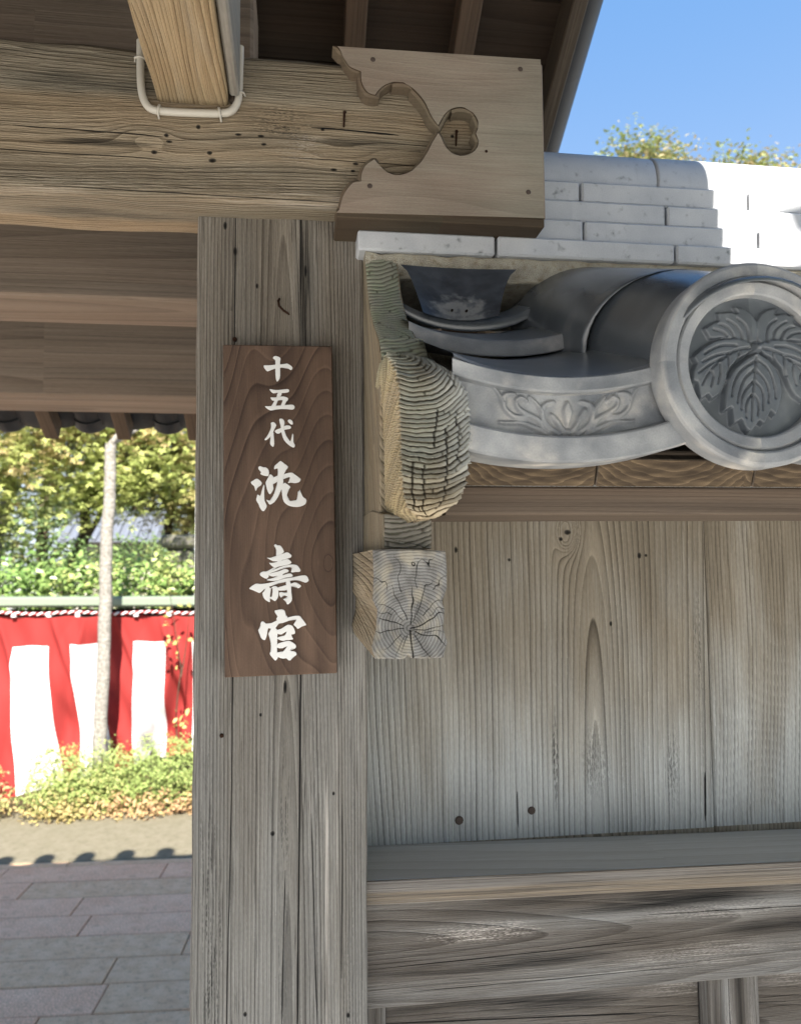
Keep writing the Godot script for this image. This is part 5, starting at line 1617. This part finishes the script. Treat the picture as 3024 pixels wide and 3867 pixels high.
func garden() -> void:
	# festive curtain on the fence
	var t := thing("striped_curtain", "red ceremonial curtain with broad white stripes, tied along a fence", "curtain")
	obj("red_cloth", cloth(-2.9, 0.95, 0.0, 1.0, 0.0, 260, 60).mesh(M.red_cloth), t)
	for k in 9:
		var x: float = [-1.985, -1.59, -1.17, -0.75, -2.4, -2.8, -0.33, 0.09, 0.51][k]
		obj("white_stripe", cloth(x, x + (0.245 if k == 0 else 0.232), 0.178, 1.0, 0.005, 16, 50).mesh(M.white_cloth), t)
	for x in [-2.25, -1.98, -1.745, -1.55, -1.34, -1.15, -0.92, -0.7, -0.49, -0.28, -0.07, 0.14, 0.35, 0.56, 0.77]:
		var mb := MB.new()
		mb.box(Vector3(x, 1.176 - 0.011 * (x + 2.08), -4.985), Vector3(0.032, 0.036, 0.02), 0.004)
		obj("loop", mb.mesh(M.white_cloth), t)
	var r := thing("rope", "thin red and white twisted rope holding up the curtain", "rope")
	for s in 2:
		var pts := []
		var rad := []
		for i in 470:
			var x := -2.9 + i * 3.85 / 469.0
			var a := x * 120.0 + s * PI
			pts.append(Vector3(x, 1.187 - 0.011 * (x + 2.08) + 0.006 * cos(x * 12.0) + 0.006 * sin(a), -4.98 + 0.006 * cos(a))); rad.append(0.007)
		var mb := MB.new()
		mb.tube(pts, rad, 6)
		obj("strand", mb.mesh(M.red_cloth if s == 0 else M.white_cloth), r)
	var f := thing("capped_fence", "dark fence behind the curtain with a pale green metal cap", "fence")
	vbox("cap", Vector3(-3.4, 1.216, -5.2), Vector3(1.9, 1.284, -5.0), "copper", f, 0.012, 4, 1, -1, Vector2.ZERO, Basis(Vector3(0, 0, 1), -0.011))
	vbox("cap_lip", Vector3(-3.4, 1.209, -5.19), Vector3(1.9, 1.2155, -5.05), "copper", f, 0.003, 4, 1, -1, Vector2.ZERO, Basis(Vector3(0, 0, 1), -0.011))
	vbox("boarding", Vector3(-3.4, 0, -5.16), Vector3(1.9, 1.2, -5.1), "fence_dark", f)
	# slender pale trunk in front of the curtain
	tree("pale_tree", "slender tree with a mottled pale trunk standing before the striped curtain", "tree", "", Vector3(-1.28, 0, -4.55), [Vector3(0.005, 0.6, 0), Vector3(0.02, 1.3, 0), Vector3(0.034, 2.0, 0.0), Vector3(0.035, 2.33, 0.0)], 0.046, [[Vector3(-0.3, 2.95, -0.25), Vector3(0.45, 0.28, 0.4)], [Vector3(0.4, 2.9, -0.2), Vector3(0.45, 0.28, 0.4)]], 500, 0.05, [lin(0.084, 0.109, 0.0126), lin(0.143, 0.105, 0.0168)], "maple", "leaf", "pale_bark", [], 0.004, 0.8)
	# low shrubs along the kerb
	var green := [lin(0.05, 0.09, 0.01), lin(0.11, 0.15, 0.02), lin(0.13, 0.13, 0.02)]
	var rust := [lin(0.126, 0.101, 0.0168), lin(0.21, 0.0966, 0.0252), lin(0.176, 0.063, 0.021)]
	bush("green_shrub", "low light green shrub under the right of the curtain, beside the pillar", "shrub", "low shrubs along the kerb", Vector3(-0.9, 0, -4.36), [[Vector3(-0.32, 0.2, 0), Vector3(0.26, 0.2, 0.22)], [Vector3(0.1, 0.24, 0), Vector3(0.3, 0.2, 0.22)], [Vector3(0.35, 0.2, 0.05), Vector3(0.3, 0.2, 0.25)], [Vector3(-0.1, 0.16, 0.12), Vector3(0.4, 0.15, 0.12)]], 2300, 0.021, green)
	bush("green_shrub", "low light green shrub at the foot of the pale trunk", "shrub", "low shrubs along the kerb", Vector3(-1.5, 0, -4.38), [[Vector3(0.0, 0.2, 0), Vector3(0.2, 0.17, 0.2)], [Vector3(0.28, 0.16, 0.05), Vector3(0.25, 0.17, 0.2)], [Vector3(0.1, 0.12, 0.15), Vector3(0.28, 0.12, 0.1)]], 2000, 0.021, green)
	bush("rusty_shrub", "orange tinged shrub at the left end of the kerb", "shrub", "low shrubs along the kerb", Vector3(-2.05, 0, -4.3), [[Vector3(-0.1, 0.2, -0.1), Vector3(0.28, 0.22, 0.2)], [Vector3(0.14, 0.12, 0.1), Vector3(0.2, 0.12, 0.12)], [Vector3(-0.35, 0.22, 0), Vector3(0.3, 0.22, 0.2)]], 1300, 0.028, [lin(0.084, 0.101, 0.0126), lin(0.168, 0.109, 0.0252), lin(0.189, 0.0756, 0.021)])
	bush("rusty_edging", "low band of orange leaves along the kerb edge below the green shrubs", "shrub", "", Vector3(-1.15, 0, -4.12), [[Vector3(-0.25, 0.06, 0), Vector3(0.25, 0.06, 0.05)], [Vector3(0.2, 0.06, 0.0), Vector3(0.28, 0.07, 0.05)], [Vector3(0.6, 0.06, -0.02), Vector3(0.2, 0.06, 0.05)]], 600, 0.03, rust)
	bush("green_shrub", "low light green shrub hidden from the front by the gate pillar", "shrub", "low shrubs along the kerb", Vector3(-0.05, 0, -4.36), [[Vector3(-0.2, 0.2, 0), Vector3(0.3, 0.2, 0.22)], [Vector3(0.3, 0.22, 0), Vector3(0.35, 0.2, 0.22)], [Vector3(0.75, 0.2, 0.05), Vector3(0.3, 0.2, 0.25)]], 1100, 0.026, green)
	# sapling
	var sp := thing("sapling", "thin sapling with a few yellow leaves before the right of the curtain", "plant")
	sp.position = Vector3(-0.79, 0, -4.72)
	var mb2 := MB.new()
	limb(mb2, Vector3(0.03, 0, 0), Vector3(0.0, 0.8, 0.02), 0.006, 0.004, 0.03)
	limb(mb2, Vector3(0.0, 0.8, 0.02), Vector3(-0.1, 1.42, 0.0), 0.004, 0.002, 0.05)
	limb(mb2, Vector3(0.0, 0.75, 0.02), Vector3(0.06, 1.25, 0.05), 0.004, 0.002, 0.05)
	obj("stem", mb2.mesh(M.bark), sp)
	var sl := leaves([[Vector3(0.02, 0.5, 0.02), Vector3(0.07, 0.12, 0.06)], [Vector3(0.0, 0.95, 0), Vector3(0.09, 0.16, 0.08)], [Vector3(-0.06, 1.25, 0), Vector3(0.08, 0.16, 0.08)]], 10, 0.05, [lin(0.126, 0.126, 0.0126), lin(0.21, 0.168, 0.0252)], 0.5, 0.8, 2)
	scatter("foliage", leaf_mesh("oval", "leaf"), sl[0], sl[1], sp)
	# clipped hedge behind the fence
	var hc := []
	for k in 21: hc.append([Vector3(-1.55 + 0.25 * k, 1.33 + rng.randf_range(-0.02, 0.02), rng.randf_range(-0.05, 0.05)), Vector3(0.2, 0.24, 0.22)])
	bush("clipped_hedge", "glossy dark green hedge growing just behind the capped fence", "hedge", "", Vector3(-2.4, 0, -5.55), hc, 640, 0.055, [lin(0.0147, 0.042, 0.00504), lin(0.0672, 0.109, 0.0126), lin(0.126, 0.151, 0.021)], "oval", "leaf_gloss", 26)
	bush("round_shrub", "rounded yellow green shrub between the hedge and the stone lantern", "shrub", "", Vector3(-1.3, 0, -6.2), [[Vector3(0, 1.35, 0), Vector3(0.32, 0.38, 0.3)]], 1800, 0.03, [lin(0.0504, 0.084, 0.0084), lin(0.126, 0.16, 0.021)])
	bush("dark_shrub", "dark clipped shrub in front of the grey tiled house", "shrub", "", Vector3(-2.0, 0, -7.0), [[Vector3(-0.1, 1.5, 0), Vector3(0.5, 0.28, 0.4)], [Vector3(0.45, 1.55, 0.1), Vector3(0.35, 0.25, 0.3)], [Vector3(-0.9, 1.5, 0.1), Vector3(0.4, 0.4, 0.3)]], 1500, 0.04, [lin(0.0084, 0.0252, 0.00504), lin(0.0252, 0.0504, 0.0084)])
	# stone lantern
	var l := thing("stone_lantern", "mossy stone lantern half hidden behind the pillar", "lantern")
	l.position = Vector3(-0.96, 0, -5.9)
	for q in [["base", 0.0, 0.25, 0.15], ["post", 0.25, 1.42, 0.085], ["platform", 1.42, 1.52, 0.13], ["fire_box", 1.52, 1.66, 0.1], ["cap", 1.66, 1.77, 0.16]]:
		var mb := MB.new()
		mb.box(Vector3(0, (q[1] + q[2]) / 2, 0), Vector3(q[3] * 2, q[2] - q[1], q[3] * 2), 0.025)
		obj(q[0], mb.mesh(M.stone), l)
	var wp := thing("white_pole", "thin white pole seen along the pillar's left edge", "pole")
	var mb3 := MB.new()
	mb3.tube([Vector3(-0.775, 0, -5.35), Vector3(-0.775, 2.6, -5.35)], [0.012, 0.012], 8)
	obj("shaft", mb3.mesh(M.paint), wp)
	# maples
	var au := [lin(0.1, 0.15, 0.014), lin(0.18, 0.18, 0.026), lin(0.2, 0.11, 0.03)]
	var yg := [lin(0.0588, 0.0966, 0.0084), lin(0.143, 0.16, 0.021), lin(0.176, 0.126, 0.0252)]
	tree("maple_tree", "maple with orange tipped leaves and a pale trunk at the left edge", "tree", "maples in the garden", Vector3(-2.85, 0, -7.0), [Vector3(0.0, 1.2, 0), Vector3(0.05, 2.0, 0), Vector3(0.2, 2.8, 0)], 0.07, [[Vector3(-0.3, 3.0, 0.2), Vector3(0.6, 0.35, 0.5)], [Vector3(0.35, 2.75, 0.2), Vector3(0.5, 0.3, 0.5)], [Vector3(0.1, 2.4, 0.4), Vector3(0.5, 0.22, 0.4)], [Vector3(0.6, 3.1, -0.1), Vector3(0.6, 0.3, 0.5)], [Vector3(-0.1, 2.0, 0.3), Vector3(0.4, 0.2, 0.3)]], 900, 0.062, au, "maple", "leaf", "pale_bark")
	tree("maple_tree", "maple with a dark leaning forked trunk left of the pale trunk", "tree", "maples in the garden", Vector3(-2.35, 0, -7.4), [Vector3(0.05, 1.5, 0), Vector3(0.2, 2.1, 0), Vector3(0.45, 2.7, 0)], 0.075, [[Vector3(0.5, 3.0, 0.2), Vector3(0.7, 0.35, 0.6)], [Vector3(0.1, 2.75, 0.3), Vector3(0.5, 0.25, 0.5)], [Vector3(0.75, 2.5, 0.3), Vector3(0.5, 0.22, 0.4)], [Vector3(0.9, 2.95, -0.2), Vector3(0.5, 0.3, 0.5)], [Vector3(0.3, 2.25, 0.3), Vector3(0.45, 0.15, 0.3)]], 900, 0.062, au, "maple", "leaf", "bark", [[Vector3(0.0, 1.4, 0.05), Vector3(0.5, 2.3, 0.1), 0.035, 0.02]])
	tree("maple_tree", "yellow green maple right of the pale trunk, behind the stone lantern", "tree", "maples in the garden", Vector3(-1.35, 0, -8.0), [Vector3(0.0, 1.6, 0), Vector3(-0.03, 2.2, 0), Vector3(0.05, 2.8, 0)], 0.06, [[Vector3(0.1, 3.15, 0.2), Vector3(0.6, 0.4, 0.5)], [Vector3(-0.35, 2.85, 0.3), Vector3(0.5, 0.28, 0.5)], [Vector3(0.3, 2.6, 0.3), Vector3(0.5, 0.3, 0.4)], [Vector3(-0.3, 2.35, 0.3), Vector3(0.4, 0.18, 0.4)], [Vector3(0.25, 2.15, 0.2), Vector3(0.4, 0.2, 0.4)]], 1000, 0.062, yg, "maple", "leaf", "bark", [[Vector3(0.1, 0.0, 0.1), Vector3(0.22, 2.4, 0.1), 0.035, 0.025]])
	var dk := [lin(0.0126, 0.0294, 0.0063), lin(0.042, 0.0672, 0.0105), lin(0.084, 0.101, 0.0168)]
	for k in 5:
		var b: Vector3 = [Vector3(-6.4, 0, -12.5), Vector3(-4.6, 0, -14.0), Vector3(-2.9, 0, -13.5), Vector3(-1.0, 0, -12.5), Vector3(0.8, 0, -13.0)][k]
		var cl := []
		for j in 9: cl.append([Vector3(rng.randf_range(-0.8, 0.8), 1.5 + 0.38 * j, rng.randf_range(-0.5, 0.5)), Vector3(1.0, 0.5, 0.8)])
		tree("evergreen_tree", ["dark evergreen farthest left behind the maples", "dark evergreen behind the orange maples", "dark evergreen behind the grey tiled house", "dark evergreen behind the yellow green maple", "dark evergreen farthest right, hidden by the gate pillar"][k], "tree", "evergreens behind the garden", b, [Vector3(0, 1.5, 0), Vector3(0.1, 3.2, 0), Vector3(0, 4.6, 0)], 0.13, cl, 700, 0.13, dk, "oval", "leaf")
	tree("maple_tree", "yellow green maple right of the stone lantern, hidden by the gate pillar", "tree", "maples in the garden", Vector3(0.25, 0, -8.2), [Vector3(0.0, 1.6, 0), Vector3(-0.03, 2.2, 0), Vector3(0.05, 2.8, 0)], 0.06, [[Vector3(0.1, 3.1, 0.2), Vector3(0.7, 0.4, 0.5)], [Vector3(-0.4, 2.8, 0.3), Vector3(0.5, 0.28, 0.5)], [Vector3(0.4, 2.6, 0.3), Vector3(0.6, 0.3, 0.4)], [Vector3(0.0, 2.2, 0.3), Vector3(0.6, 0.25, 0.4)]], 800, 0.062, yg, "maple", "leaf", "bark")
	# house roof in the distance
	var h := thing("tiled_house", "house with grey tiled roof seen between the tree trunks", "house")
	h.position = Vector3(-2.72, 0, -11.0)
	vbox("wall", Vector3(-0.5, 0, -1.2), Vector3(0.55, 1.95, -0.1), "plaster", h)
	var hb := Basis(Vector3(1, 0, 0), 0.5)
	for k in 10:
		var mb := MB.new()
		mb.box(Vector3(-0.6 + 0.14 * k, 2.135, -0.15), Vector3(0.085, 0.045, 0.95), 0.015, hb)
		obj("roof_tile", mb.mesh(M.far_tile), h)
	vbox("roof", Vector3(-0.68, 2.085, -0.62), Vector3(0.72, 2.11, 0.32), "far_tile", h, 0.003, 4, 1, -1, Vector2.ZERO, hb)
	# trees beyond the wall
	var rg := [lin(0.03, 0.05, 0.007), lin(0.08, 0.075, 0.018), lin(0.1, 0.065, 0.02)]
	tree("ternstroemia_tree", "leafy reddish green tree top left above the wall's ridge", "tree", "treetops above the wall", Vector3(3.22, -0.1, -6.0), [Vector3(0, 2.5, 0), Vector3(0, 4.2, 0), Vector3(0.02, 4.9, 0)], 0.06, [[Vector3(-0.14, 5.22, 0), Vector3(0.2, 0.14, 0.2)], [Vector3(0.06, 5.45, 0), Vector3(0.24, 0.2, 0.22)], [Vector3(0.26, 5.3, 0.05), Vector3(0.22, 0.18, 0.22)], [Vector3(0.0, 5.12, 0.1), Vector3(0.32, 0.14, 0.3)], [Vector3(0.0, 4.85, 0), Vector3(0.25, 0.25, 0.3)]], 1700, 0.055, rg, "oval", "leaf")
	tree("ternstroemia_tree", "smaller yellow green tree top right above the wall's ridge", "tree", "treetops above the wall", Vector3(4.4, -0.1, -6.0), [Vector3(0, 2.5, 0), Vector3(0, 4.2, 0), Vector3(-0.02, 4.9, 0)], 0.06, [[Vector3(-0.2, 5.32, 0), Vector3(0.24, 0.15, 0.2)], [Vector3(0.1, 5.34, 0), Vector3(0.26, 0.14, 0.2)], [Vector3(0.5, 5.22, 0.05), Vector3(0.25, 0.12, 0.2)], [Vector3(0.05, 5.12, 0.1), Vector3(0.28, 0.14, 0.3)], [Vector3(0.0, 4.85, 0), Vector3(0.25, 0.25, 0.3)]], 1700, 0.055, [lin(0.04, 0.06, 0.007), lin(0.1, 0.1, 0.018), lin(0.11, 0.06, 0.02)], "oval", "leaf")
	# garden tree behind the viewer, whose shade lies on the right of the wall
	tree("shade_tree", "broad leafy tree standing in the yard opposite the wall", "tree", "", Vector3(1.25, -0.14, 2.1), [Vector3(0, 1.2, 0), Vector3(-0.05, 2.0, -0.1), Vector3(-0.1, 2.6, -0.2)], 0.07, [[Vector3(-0.5, 2.45, -0.35), Vector3(0.38, 0.4, 0.5)], [Vector3(-0.1, 2.45, -0.3), Vector3(0.5, 0.42, 0.5)], [Vector3(0.4, 2.45, -0.2), Vector3(0.5, 0.42, 0.5)], [Vector3(-0.35, 2.2, -0.4), Vector3(0.5, 0.4, 0.5)], [Vector3(0.2, 2.2, -0.3), Vector3(0.5, 0.4, 0.5)], [Vector3(0.8, 2.4, 0.0), Vector3(0.5, 0.5, 0.5)], [Vector3(-0.5, 2.62, -0.5), Vector3(0.4, 0.3, 0.3)], [Vector3(-0.1, 2.6, -0.5), Vector3(0.45, 0.3, 0.3)], [Vector3(0.45, 2.6, -0.5), Vector3(0.45, 0.3, 0.3)]], 1700, 0.085, dk, "oval", "leaf")
